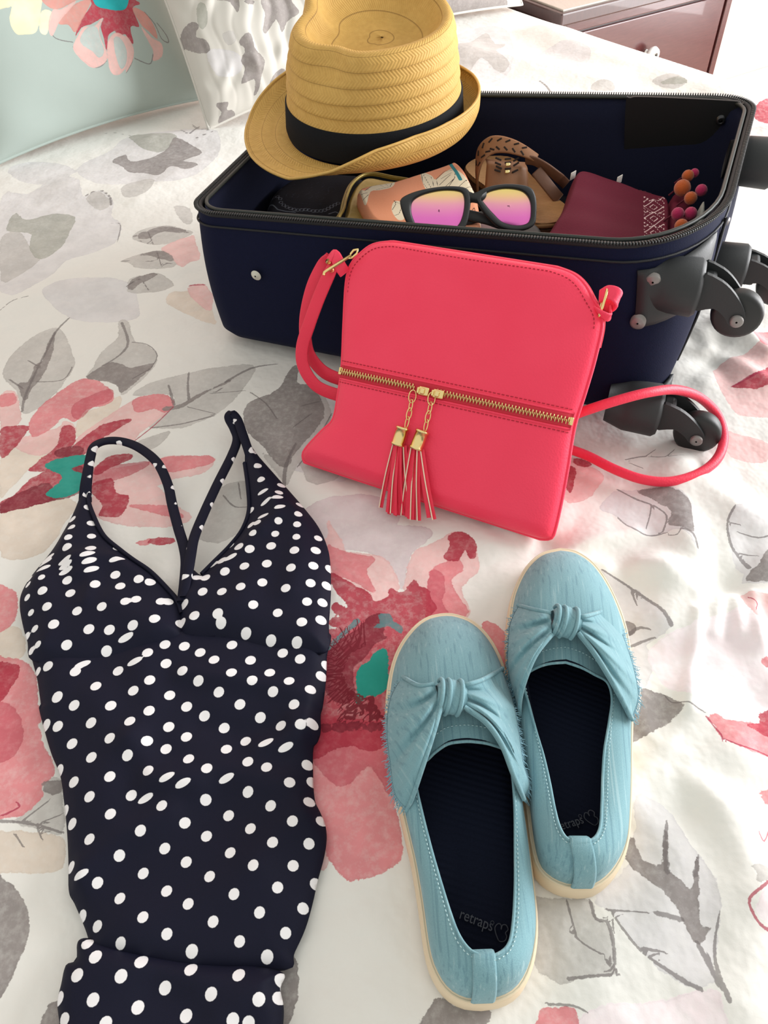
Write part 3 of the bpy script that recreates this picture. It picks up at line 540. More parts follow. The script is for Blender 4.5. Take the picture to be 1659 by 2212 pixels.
# ------------------------------------------------------------------ pillows
def make_pillow(name, label, P0, u, lean, wd, ht, T, mat, paints=(), ruche=0.0, n=150, cast=None, group=None, tilt=0.0):
    u = nrm(u); nb = np.array([-u[1], u[0], 0.]); v = math.cos(lean)*nb+np.array([0, 0, math.sin(lean)]); N = nrm(np.cross(u, v))   # N towards the viewer
    if N@(CPOS-P0) < 0: N = -N
    u, v = math.cos(tilt)*u+math.sin(tilt)*v, math.cos(tilt)*v-math.sin(tilt)*u
    us = np.linspace(0, wd, n); vs = np.linspace(0, ht, n); U, Vv = np.meshgrid(us, vs, indexing='ij')
    a = 2*U/wd-1; b = 2*Vv/ht-1
    th = T*np.clip((1-np.abs(a)**3.2), 0, 1)**.55*np.clip((1-np.abs(b)**3.2), 0, 1)**.55
    pin = .055
    Uw = wd/2*(1+a*(1-pin*(1-b*b)))
    Vw = ht/2*(1+b*(1-pin*(1-a*a)))
    front = th.copy()
    if ruche:
        wob = .45*np.sin(Vv*17+U*9)+.3*np.sin(Vv*41+1.3+U*23)+.2*np.sin(Vv*83+U*37+.4)
        front = front+ruche*smooth(0, .02, th)*(np.sin(U*62+1.3*wob+.8*np.sin(Vv*9))*.45+np.abs(np.sin(U*105+1.6*wob))*.45+np.sin(U*240+2.5*wob)*.14+.5*np.sin(Vv*120+3*np.sin(U*60))*np.exp(-((Vv % .12-.06)/.02)**2))
    else:
        front = front+.004*np.sin(U*31+Vv*22)*smooth(0, .05, th)*np.exp(-((Vv-.02)/.06)**2)
    Gf = P0+Uw[..., None]*u+Vw[..., None]*v+front[..., None]*N
    Gb = P0+Uw[..., None]*u+Vw[..., None]*v-(th*.85)[..., None]*N
    root = thing(name, label, 'pillow', P0+u*wd/2, group)
    Vf, Ff = gridf(Gf)
    c = np.array([Gf[i, j] for i in range(n) for j in range(n)])
    o = obj('pillow_cover', (Vf, Ff), mat, root)
    lay = {}
    for nm, pts, zs, line in paints:
        q = [on_plane(x, y, P0+N*T*.7, N)-P0 for x, y in zz(pts, *zs)]
        layer_paint(lay, U, Vv, us, vs, nm, [(p@u, p@v) for p in q], line=line)
    ob = obj('pillow_back', gridf(Gb, flip=True), mat, root)
    rim = np.vstack([Gf[:, 0], Gf[-1, 1:], Gf[::-1, -1][1:], Gf[0, ::-1][1:-1]])
    op = obj('seam_piping', tube(rim, .003, 6, True), mat, root)
    for nm in cast:
        attr(o, 'p_'+nm, lay[nm].ravel() if nm in lay else np.full(len(o.data.vertices), 12.0 if 'line' in nm else -12.0))
        for oo in (ob, op): attr(oo, 'p_'+nm, np.full(len(oo.data.vertices), 12.0 if 'line' in nm else -12.0))
    return root, list(lay.keys())
ZP = (0, 0, 3.456)
tp = [('cream', [(-120,-100),(110,-60),(60,70),(0,95),(-120,90)], ZP, None), ('cream', [(110,-20),(200,-30),(290,0),(285,90),(270,220),(240,290),(150,300),(90,290),(40,190),(60,80)], ZP, None), ('cream', [(290,120),(370,130),(350,220),(330,300),(285,290),(270,240)], ZP, None),
  ('blush', [(350,290),(345,200),(380,110),(440,110),(560,40),(500,120),(430,200),(380,310)], ZP, None), ('salmon', [(300,0),(290,40),(360,100),(440,100),(560,40),(650,20),(690,-60),(500,-160),(300,-100)], ZP, None), ('salmon', [(420,190),(480,120),(580,50),(670,30),(660,80),(600,200),(550,290),(500,230),(430,225)], ZP, None),
  ('blush', [(540,390),(580,300),(620,240),(700,240),(775,155),(740,250),(750,330),(800,440),(800,500),(760,535),(710,555),(660,540),(560,450)], ZP, None), ('tgap', [(590,340),(640,250),(720,245),(745,330),(780,430),(740,480),(690,430),(620,390)], ZP, None),
  ('blush', [(810,480),(805,370),(830,310),(880,280),(960,330),(980,420),(960,530),(920,590),(870,605),(830,570)], ZP, None), ('tgap', [(850,330),(900,320),(950,400),(955,500),(920,560),(880,480)], ZP, None), ('blush', [(940,300),(1000,370),(1010,460),(980,540),(950,580),(975,450)], ZP, None),
  ('salmon', [(1000,80),(1100,110),(1170,200),(1200,310),(1130,260),(1060,200)], ZP, None), ('blush', [(1060,220),(1150,300),(1230,340),(1230,440),(1160,480),(1160,400)], ZP, None),
  ('crim', [(640,130),(680,60),(640,0),(660,-150),(1010,-150),(1010,0),(1070,40),(1000,80),(1040,180),(1050,230),(980,230),(1010,370),(960,320),(940,290),(880,310),(860,270),(810,310),(800,420),(780,340),(750,240),(770,170),(680,220),(600,250),(545,340),(580,220)], ZP, None),
  ('turq', [(680,0),(720,80),(800,100),(880,110),(950,90),(975,0),(975,-150),(690,-150)], ZP, None),
  ('gline', [(360,290),(400,330),(460,350),(530,360)], ZP, (.0009, .0009)), ('gline', [(1020,470),(1090,495),(1145,500),(1160,430)], ZP, (.0009, .0009)), ('gline', [(540,400),(600,480),(700,550),(760,540),(800,500)], ZP, (.0007, .0007)), ('gline', [(1100,110),(1180,190),(1230,300),(1290,320),(1270,260),(1200,180)], ZP, (.001, .001)), ('gline', [(960,580),(1000,500),(1005,440)], ZP, (.0007, .0007))]
tp = [(nm, [(a_, -130-b_) for a_, b_ in P_], z_, ln) for nm, P_, z_, ln in tp if nm in ('blush', 'salmon', 'tgap')]+tp+[('crim', [(640, -130), (600, -300), (700, -220), (780, -330), (860, -230), (960, -300), (1030, -180), (1010, -100)], ZP, None)]
tp = [t_ for t_ in tp if t_[0] != 'turq']+[t_ for t_ in tp if t_[0] == 'turq']
pb0, pb1 = at(-8, 357), at(450, 212)
uT = nrm(pb1-pb0)
M_tp = print_mat('teal_grey_pillow_print', lin(172, 184, 178), ['cream', 'blush', 'salmon', 'tgap', 'crim', 'turq', 'gline'], 1.2, False)
pt, _ = make_pillow('throw_pillow', 'grey-green pillow printed with a red flower around a turquoise centre', pb0+np.array([0, 0, .002]), uT, math.radians(62), float(np.linalg.norm(pb1-pb0)), .42, .062, M_tp, tp, cast=['cream', 'blush', 'salmon', 'tgap', 'crim', 'turq', 'gline', 'gline_d'])
ZQ = (340, 0, 4.879)
rp = [('grey', p, ZQ, None) for p in ([(250,420),(240,300),(320,230),(400,280),(380,380),(480,430),(530,550),(420,560),(300,480)], [(1060,60),(1200,-40),(1350,0),(1400,100),(1480,210),(1360,290),(1300,420),(1230,280),(1130,420),(1080,390),(1100,230),(1050,130)],
   [(890,420),(950,430),(1000,560),(1060,620),(1130,700),(1110,850),(1100,1000),(1060,1030),(1040,880),(900,920),(920,770),(870,680),(900,580),(830,500)], [(640,1090),(780,1080),(780,1150),(870,1170),(900,1250),(800,1310),(700,1250),(720,1170)], [(570,40),(640,0),(780,0),(820,100),(800,200),(720,80)], [(860,80),(960,70),(980,110),(900,120)], [(1250,850),(1340,780),(1400,860),(1220,950)])]
rp += [('sage', [(380,60),(460,80),(490,250),(440,330),(380,230)], ZQ, None), ('pgrey', [(650,400),(760,380),(800,480),(720,520)], ZQ, None), ('lgrey', [(500,560),(700,560),(860,640),(880,800),(640,820)], ZQ, None)]
rp += [(nm, [(a_+dx, b_+dy) for a_, b_ in P_], z_, ln) for nm, P_, z_, ln in list(rp) for dx, dy in ((60, -1250), (1150, -500), (-200, -2100), (1100, -1700))]
rb0 = at(452, 284); uR = nrm(np.array([.90, .43, 0]))
M_rp = print_mat('ruched_grey_floral_print', lin(206, 202, 194), ['grey', 'sage', 'pgrey', 'lgrey'], 2.5, False)
make_pillow('ruched_pillow', 'ruched pillow with smoky grey flowers behind the straw hat', rb0+np.array([0, 0, .004]), uR, math.radians(64), .40, .46, .075, M_rp, rp, ruche=.0055, n=190, tilt=math.radians(5), cast=['grey', 'sage', 'pgrey', 'lgrey'])
rq0 = at(1128, 14)
sp = [('grey', [(0,40),(60,-20),(200,0),(260,60),(240,130),(160,150),(120,80),(60,110)], (960,-30,1.6), None), ('pgrey', [(-80,60),(-20,20),(30,120),(-40,130)], (960,-30,1.6), None)]
make_pillow('sham_pillow', 'grey floral pillow sham at the top between hat and nightstand', rq0-uR*.5+np.array([0, 0, .004]), uR, math.radians(50), .5, .42, .06, M_rp, sp, ruche=.002, n=90, cast=['grey', 'sage', 'pgrey', 'lgrey'])

# ------------------------------------------------------------------ suitcase
RNL, RNR, RFR = at(406, 462, .17), at(1545, 552, .20), at(1632, 214, .20); RFL = np.array([RNL[0]+(RFR-RNR)[0]-.035, RNL[1]+(RFR-RNR)[1]-.02, .172])
BNL = np.array([*at(470, 734)[:2], .004]); BNR = np.array([.283, .599, .014]); BFR = np.array([.462, .905, .014]); sx0 = 0; BFL = np.array([BNL[0]+.13, BNL[1]+.33, .004])
sx = nrm(np.array([*(RNR-RNL)[:2], 0])); sy = np.array([-sx[1], sx[0], 0.])
def rrect(rn, n=12):
    "rounded unit rectangle, counter-clockwise from the near right corner"
    out = []; cs = []
    for (ix, iy, a0, rx) in ((1, 0, -90, rn), (1, 1, 0, .085), (0, 1, 90, .07), (0, 0, 180, .06)):
        ry = rx*(1.4+.5*(rx-.06)/.11 if ix == 1 and iy == 0 else 1.4); cx = 1-rx if ix else rx; cy = 1-ry if iy else ry
        cs.append([np.array((cx+rx*math.cos(math.radians(a0+90*k/n)), cy+ry*math.sin(math.radians(a0+90*k/n)))) for k in range(n+1)])
    for i, m in enumerate((12, 18, 12, 18)):
        out += cs[i]; p, q = cs[i][-1], cs[(i+1) % 4][0]; out += [p+(q-p)*j/m for j in range(1, m)]
    return np.array(out)
RR_LO, RR_HI = rrect(.065), rrect(.17)
NRR = len(RR_LO)
def bil(c, s, t): return (c[0]*((1-s)*(1-t))[:, None]+c[1]*(s*(1-t))[:, None]+c[2]*(s*t)[:, None]+c[3]*((1-s)*t)[:, None])
BOT = [BNL, BNR, BFR, BFL]; TOP = [RNL, RNR, RFR, RFL]
def ring(h, inset=0.0, dz=0.0):
    c = [b+(t-b)*h for b, t in zip(BOT, TOP)]
    RRC = RR_LO+(RR_HI-RR_LO)*min(1, max(0, h))**.8; s, t = RRC[:, 0], RRC[:, 1]; s = inset/.527+s*(1-2*inset/.527); t = inset/.372+t*(1-2*inset/.372)
    P = bil(c, s, t); P[:, 2] += dz; return P
def bulge(P, h, a):
    cen = P.mean(0); d = P-cen; d[:, 2] = 0; d = d/np.linalg.norm(d, axis=1)[:, None]; return P+d*a
def fabric(name, rgb, rgb2, sc=900):
    t = NT(name); n = t.noise(sc, 2, .6); t.p(color=t.mix(n, lin(*rgb), lin(*rgb2)), rough=.85, spec=.18); t.bump(n, .35, .0006); return t.m
M_navy = fabric('navy_nylon', (8, 12, 32), (15, 21, 54)); M_line = fabric('dark_navy_lining', (16, 20, 40), (26, 30, 54)); M_blk = simple('black_plastic', (36, 38, 40), .55, bump=.25, bscale=700, bdist=.0004); M_blk2 = simple('black_rubber', (26, 27, 28), .5)
M_tape = simple('black_zip_tape', (22, 23, 26), .7, bump=.4, bscale=900); M_steel = simple('steel_rivet', (140, 136, 134), .5, .7); M_pipe = simple('olive_grey_piping', (40, 44, 40), .5)
sc = thing('suitcase', 'open navy blue fabric suitcase on black spinner wheels lying on the bed', 'suitcase', (BNL+BNR+BFR+BFL)/4)
hs = np.linspace(0, 1, 14)
rings = [bulge(ring(0, .014), 0, 0), bulge(ring(.02, .005), 0, 0)]+[bulge(ring(h), h, .006*math.sin(math.pi*h)) for h in hs[1:]]
V, F = gridf(np.array(rings), cv=True); F = F+[list(range(NRR))[::-1]]
obj('shell', (V, F), M_navy, sc)
irings = [ring(1, .006), ring(.97, .010)]+[ring(h, .010) for h in np.linspace(.85, .12, 8)]+[ring(.10, .02)]
V, F = gridf(np.array(irings), cv=True); F = F+[list(range((len(irings)-1)*NRR, len(irings)*NRR))]
obj('lining', (V, F), M_line, sc)
r1 = ring(1, .002, .001); obj('rim_tape', tube(r1, .0032, 8, True), M_tape, sc)
r2 = ring(1, .008, .003); obj('rim_piping', tube(r2, .0022, 8, True), M_pipe, sc)
sm = ring(.93, -.002); obj('rim_seam', tube(sm, .0012, 5, True), M_tape, sc)
# zip teeth around the rim (far too many to pick apart)
rr_ = resample(ring(1, -.001, .004), 620, True); Tt, Nn, Bb = frames(rr_, True); parts = []
for i in range(len(rr_)):
    parts.append(box(rr_[i], (.0013, .0046, .0022), np.array([Tt[i], nrm(np.cross([0, 0, 1.], Tt[i])), [0, 0, 1.]])))
obj('zip_teeth', join(parts), M_blk2, sc, kind='stuff')
# seam lines on the end panel and front
def wallpt(s, h, side, off=.001):
    if side == 'front': b, t = BNL+(BNR-BNL)*s, RNL+(RNR-RNL)*s; n = nrm(np.cross(BNR-BNL, RNL-BNL))
    else: b, t = BNR+(BFR-BNR)*s, RNR+(RFR-RNR)*s; n = nrm(np.cross(BFR-BNR, RNR-BNR))
    return b+(t-b)*h+n*(off+.006*math.sin(math.pi*h)), n
obj('end_panel_seam', tube(catmull([wallpt(.30, .05, 'end')[0], wallpt(.26, .3, 'end')[0], wallpt(.25, .5, 'end')[0], wallpt(.25, .95, 'end')[0]], 6), .0016, 6), M_tape, sc)
fn = nrm(np.cross(BNR-BNL, RNL-BNL)); en = nrm(np.cross(BFR-BNR, RNR-BNR))
def on_front(x, y, off=0.0): return on_plane(x, y, BNL+fn*off, fn)
def on_end(x, y, off=0.0): return on_plane(x, y, BNR+en*off, en)
q = on_front(553, 595, .007); obj('stud', lathe([(.001, .002), (.0045, .0016), (.006, 0)], q, fn, 20), simple('pale_stud', (206, 204, 190), .4), sc, 'pale oval stud')
for px in ((.60, .62), (.42, .20)):
    q = wallpt(*px, 'end', .0)[0]; obj('stud', lathe([(.001, .002), (.004, .0016), (.0045, 0)], q, en, 16), M_steel, sc)
# inside plate with two screws at the far right corner
bn = nrm(np.cross(RFR-RFL, BFL-RFL)); bn = bn if bn@(CPOS-RFR) > 0 else -bn
inP = RFR+bn*.022
pl = [on_plane(x, y, inP, bn) for x, y in [(1352, 222), (1362, 210), (1400, 208), (1575, 216), (1600, 222), (1604, 240), (1560, 378), (1540, 386), (1372, 366), (1350, 352)]]
ux = nrm(RFR-RFL); uy = np.cross(bn, ux)
poly = catmull([((p-inP)@ux, (p-inP)@uy) for p in pl], 4, True)
obj('corner_plate', prism(poly, inP, ux, uy, bn, -.001, .002), M_blk2, sc, flat=True)
for px in ((1557, 258), (1540, 344)):
    q = on_plane(*px, inP+bn*.002, bn); obj('screw', lathe([(.0052, 0), (.0052, .004), (.002, .005), (.002, .003)], q, bn, 16), simple('dark_screw', (70, 70, 72), .35, .8), sc)
# spinner wheels
wax = nrm(np.cross(sx, [0, 0, 1.]))     # towards the viewer, along the wheel axle
def spinner(c, face, plate_px, rivets, sh, fork_from, lid=None, near=True, wheel_r=.0235):
    "corner housing + swivel fork + wheel; c is the wheel centre, face: 'front' or 'end'"
    n = fn
    hous = None
    if plate_px:
        (i0, h0a, h1a), (i1, h0b, h1b) = plate_px                       # a moulded corner bracket that hugs the rounded shell
        ids = [(k % NRR) for k in range(i0, i1+1)]; m_ = len(ids); rows = []
        for q_ in np.linspace(0, 1, 12):
            t_ = np.linspace(0, 1, m_); sw = t_*t_*(3-2*t_)
            lo_ = h0a+(h0b-h0a)*sw; hi_ = h1a+(h1b-h1a)*sw**1.6; hh = lo_+(hi_-lo_)*q_
            row = []
            for j, ix in enumerate(ids):
                row.append(bulge(ring(hh[j]), 0, .006*math.sin(math.pi*min(1, max(0, hh[j])))+.0015+.004*min(1, 6*q_, 6*(1-q_), 8*t_[j]+.2, 8*(1-t_[j])+.2))[ix])
            rows.append(row)
        hous = obj('wheel_housing', gridf(np.array(rows), flip=True), M_blk, sc, solid=.004, offset=0)
    fr = np.array(fork_from)
    # socket: round collar the fork swivels in
    d = nrm(c+sx*(-.01)-fr); axis = sx
    soc = obj('swivel_socket', lathe([(.020, -.050), (.0265, -.03), (.0275, 0), (.0245, .004), (.012, .006)], fr, axis, 28), M_blk, sc)
    # fork: two cheeks either side of the wheel, sweeping to the axle
    top = fr+axis*.004
    prof = [(-.002, .022), (.012, .021), (.026, .012), (.040, -.004), (.047, -.018), (.044, -.027), (.035, -.029), (.028, -.020), (.016, -.012), (-.002, -.016)]
    k = np.linalg.norm((c-top)@axis)/.040
    dn = c-top; up = np.array([0, 0, 1.])
    drop = (dn@up)/-.022 if abs(dn@up) > 1e-4 else 1
    fk = obj('fork', join([prism(catmull([(a*k, b*drop) for a, b in prof], 3, True), top+wax*s*.0115, axis, up, wax, -.0022, .0022) for s in (-1, 1)]+[box(top+axis*.006*k, (.014*k, .024, .030), np.array([axis, wax, up]), .004)]), M_blk, sc, flat=True)
    wv = obj('wheel', join([lathe([(.006, -.0085), (wheel_r-.004, -.0085), (wheel_r-.001, -.007), (wheel_r, -.003), (wheel_r, .003), (wheel_r-.001, .007), (wheel_r-.004, .0085), (.006, .0085)], c, wax, 32)]), M_blk2, sc)
    obj('axle_cap', lathe([(.0062, -.0025), (.0062, .002), (.0045, .003), (.001, .003)], c+wax*.0137, wax, 18), M_steel, wv)
    for px in rivets:
        q = bulge(ring(px[1]), 0, .006*math.sin(math.pi*px[1])+.0065)[px[0] % NRR]; obj('rivet', lathe([(.0073, -.003), (.0073, .0012), (.005, .0022), (.001, .0024)], q, n, 22), M_steel, hous or sc)
wp0 = np.array([.283, .599, .014])+sy*.035       # mid plane of the near wheels
nw = nrm(np.array([fn[0], fn[1], 0]))
def on_wheel(x, y, off=.0): return on_plane(x, y, wp0+nw*off, nw)
c_up = on_plane(1592, 676, ring(.65)[6], nw); c_lo = on_plane(1506, 932, np.array([.3285, .5795, 0]), nw)
def pj(P):
    d = np.asarray(P)-CPOS; z = d@CF; return np.stack([IW/2+FOC*(d@CR)/z, IH/2-FOC*(d@CU)/z], -1)
def find(x, y):
    best = (1e9, 0, 0)
    for h in np.linspace(0, 1, 81):
        q = pj(bulge(ring(h), 0, .006*math.sin(math.pi*h))); d = np.hypot(q[:, 0]-x, q[:, 1]-y)
        for ix in list(range(-18, 0))+list(range(0, 13)):
            if d[ix % NRR] < best[0]: best = (d[ix % NRR], ix, h)
    return best[1], float(best[2])
(ia, ht), (ib, hb) = find(1376, 584), find(1358, 704)
ra, rb = find(1393, 600), find(1374, 690)
spinner(c_up, 'front', ((ia, hb, ht), (9, hb+.03, min(.93, ht+.13))), [ra, rb], None, c_up-sx*.043+np.array([0, 0, .020]))
(ia, ht), (ib, hb) = find(1300, 866), find(1296, 950); ra = find(1327, 886)
spinner(c_lo, 'front', ((ia, .03, ht), (11, .03, ht+.06)), [ra], None, c_lo-sx*.045+np.array([0, 0, .018]))
c_fu = c_up+(RFR-RNR)*.92; c_fu[2] = c_up[2]+.006; c_fl = c_lo+(BFR-BNR)*.80; c_fl[2] = c_lo[2]+.006
p_f = on_plane(1612, 612, wp0+sy*.26, nw); fb = wallpt(.66, .30, 'end')[0]+sx*.028; c_fl = fb+sx*.045-np.array([0, 0, .016])
fb = wallpt(.80, .80, 'end')[0]+sx*.030; c_fu = fb+sx*.045-np.array([0, 0, .018])
spinner(c_fl, 'end', None, [], None, c_fl-sx*.045+np.array([0, 0, .016])); spinner(c_fu, 'end', None, [], None, c_fu-sx*.045+np.array([0, 0, .018]))
# ------------------------------------------------------------------ straw hat
def hat():
    C = np.array([.014, .952, .198]); fwd = nrm(np.array([-.93, -.36, -.04])); upv = nrm(np.array([-.045, -.13, 1.0])); side = nrm(np.cross(upv, fwd)); upv = np.cross(fwd, side)
    # local: x forward (front of hat), y = side, z up
    if side[1] > 0: pass
    def W(L): return C+L[..., 0:1]*fwd+L[..., 1:2]*side+L[..., 2:3]*upv
    nph = 160; ph = np.linspace(0, 2*math.pi, nph, endpoint=False); cph, sph = np.cos(ph), np.sin(ph)
    a0, b0 = .104, .092; Hc = .112
    def ell(sc): return a0*sc*cph, b0*sc*sph
    front = np.clip(cph, 0, 1)**2
    rows = []; tt = np.linspace(0, 1, 50)
    topz = Hc*(1-.10*np.clip(cph, 0, 1)**2-.05*np.clip(-cph, 0, 1)**2-.10*sph)
    nstrip = 6.6
    for t in tt:                                  # side wall of the crown, bottom to top
        k = (t*nstrip) % 1.0
        step = .0016*(1-k)                        # each straw braid overlaps the next
        scl = 1.0-.10*t-.03*t**4
        x, y = ell(scl); r = np.hypot(x, y)
        pinch = 1-.16*np.exp(-((np.abs(ph-math.pi*0)-.62)/.30)**2)*smooth(.62, 1.0, np.array(t))-.16*np.exp(-((np.abs(ph-2*math.pi)-.62)/.30)**2)*smooth(.62, 1.0, np.array(t))
        x, y = x*pinch*(1+step/.09), y*pinch*(1+step/.09)
        zt = topz
        rows.append(np.stack([x, y, zt*t], -1))
    x, y = ell(1.0-.13); pass
    pin1 = 1-.16*np.exp(-((np.abs(ph)-.62)/.30)**2)-.16*np.exp(-((np.abs(ph-2*math.pi)-.62)/.30)**2)
    for s, dzv in ((.985, .003), (.955, .0055), (.91, .0055), (.86, .003), (.80, -.004), (.72, -.013), (.62, -.021), (.50, -.025), (.36, -.027), (.22, -.028), (.10, -.0285), (.02, -.0285)):
        cx = -.012*(1-s)
        k = (s*4.5) % 1.0
        rows.append(np.stack([x*pin1*s+cx, y*pin1*s, Hc+(topz-Hc)*s+dzv+.0012*k*(s < .9)+(.004*(1-s))], -1))
    V, F = gridf(W(np.array(rows)), cv=True); n = len(rows); F = F+[list(range((n-1)*nph, n*nph))]
    # straw: yellow-tan paper braid with small slanting stitches
    def straw(name):
        t = NT(name); o = t.obj()
        uv = t.add('ShaderNodeAttribute'); uv.attribute_name = 'along'; uv2 = t.add('ShaderNodeAttribute'); uv2.attribute_name = 'strip'
        st = uv2.outputs['Fac']; al = uv.outputs['Fac']
        fr = t.math('FRACT', st); tri = t.math('ABSOLUTE', t.math('SUBTRACT', fr, .5))
        ph_ = t.math('ADD', t.math('MULTIPLY', al, 1.0), t.math('MULTIPLY', tri, 3.2))
        zig = t.math('SINE', t.math('MULTIPLY', ph_, 6.283)); no = t.noise(160, 4, .6); big = t.noise(18, 3, .6)
        h = t.math('MULTIPLY_ADD', zig, .5, t.math('MULTIPLY', no, 1.2))
        seam = t.sstep(fr, .0, .07, 1, 0)
        dash = t.sstep(t.math('SINE', t.math('MULTIPLY', al, 6.283*1.0)), -.2, .5)
        c = t.mix(t.math('MULTIPLY_ADD', no, .7, t.math('MULTIPLY', big, .3)), lin(182, 138, 66), lin(226, 184, 106)); c = t.mix(t.math('MULTIPLY', t.sstep(zig, .55, 1), .16), c, lin(132, 94, 38))
        c = t.mix(t.math('MULTIPLY', seam, .75), c, lin(120, 84, 34))
        t.p(color=c, rough=.62, spec=.3); t.bump(t.math('SUBTRACT', h, t.math('MULTIPLY', seam, 1.2)), .32, .0010); return t.m
    M = straw('straw_braid')
    root = thing('straw_hat', 'tan straw trilby hat with a black band resting on the open suitcase', 'hat', C)
    o = obj('crown', (V, F), M, root)
    al = np.tile(ph/(2*math.pi)*150, n); st = np.concatenate([np.full(nph, t*nstrip+.02) for t in tt]+[np.full(nph, nstrip+.3+k*.33) for k in range(n-len(tt))])
    attr(o, 'along', al); attr(o, 'strip', st)
    # brim
    def brim(off):
        R = []
        wdt = .047+.004*cph
        s_near = np.clip(-sph*NS, 0, 1); s_far = np.clip(sph*NS, 0, 1); bk = np.clip(-cph, 0, 1)
        aph = np.abs((ph+math.pi) % (2*math.pi)-math.pi); curl = np.interp(aph, [0, .5, .85, 1.2, 1.6, 2.0, 2.6, math.pi], [.0, .15, .8, 1.75, 2.35, 2.4, 2.0, 1.7])
        for s in np.linspace(0, 1, 22):
            ang = curl*(s**1.15)
            # integrate a curling arc
            m = np.linspace(0, s, 12)[:, None]; aa = curl[None]*(m**.9)
            dr = np.cos(aa).mean(0)*s*wdt; dzz = np.sin(aa).mean(0)*s*wdt
            rx, ry = a0*1.005*cph, b0*1.005*sph; nn = np.stack([cph/a0, sph/b0], -1); nn /= np.linalg.norm(nn, axis=1)[:, None]
            stp = .0008*((s*3.2) % 1.0)
            R.append(np.stack([rx+nn[:, 0]*dr, ry+nn[:, 1]*dr, dzz+off+stp-.004], -1))
        return np.array(R)
    NS = 1
    Rt = brim(0.0); Rb = brim(-.0022)
    G = np.concatenate([Rt, Rb[::-1]], 0)
    V, F = gridf(W(G), cv=True, flip=True)
    o = obj('brim', (V, F), M, root)
    attr(o, 'along', np.tile(ph/(2*math.pi)*200, len(G))); attr(o, 'strip', np.repeat(np.r_[np.linspace(0, 1, 22)*3.2+.02, np.linspace(1, 0, 22)*3.2+.02], nph))
    edge = W(Rt[-1]); obj('brim_edge', tube(edge-upv*.001, .0017, 6, True), simple('straw_edge', (206, 164, 88), .6, var=.2, vscale=300), root)
    # band
    R = []
    for z, e in ((-.001, .0016), (.004, .0028), (.017, .0028), (.0315, .0028), (.0325, .0014)):
        t = z/Hc; x, y = ell(1.0-.10*max(t, 0)); R.append(np.stack([x*(1+e/.09), y*(1+e/.09), np.full(nph, z)+.004*np.cos(ph*1)*0], -1))
    V, F = gridf(W(np.array(R)), cv=True); obj('hat_band', (V, F), fabric('black_grosgrain', (14, 15, 18), (26, 27, 31), 700), root, 'black ribbon band')
hat()
# ------------------------------------------------------------------ handbag
def leather(name, rgb, rgb2):
    t = NT(name); v = t.add('ShaderNodeTexVoronoi'); v.inputs['Scale'].default_value = 520; t.link(t.obj(), v.inputs['Vector'])
    n = t.noise(260, 4, .6); big = t.noise(16, 2, .5)
    t.p(color=t.mix(big, lin(*rgb), lin(*rgb2)), rough=.5, spec=.38, sheen=.1)
    b = t.bump(v.outputs['Distance'], .22, .0007); t.bump(n, .18, .0006, b); return t.m
M_pink = leather('coral_pink_leather', (246, 52, 86), (253, 66, 98)); M_pinkd = leather('coral_pink_strap_leather', (228, 40, 70), (238, 52, 82)); M_stitch = simple('pink_thread', (178, 26, 52), .7)
M_gold = simple('polished_gold_metal', (240, 214, 150), .24, 1.0); M_suede = simple('pale_cut_leather_edge', (238, 214, 190), .8); M_ztape = simple('red_zip_tape', (200, 34, 56), .75, bump=.3, bscale=900)
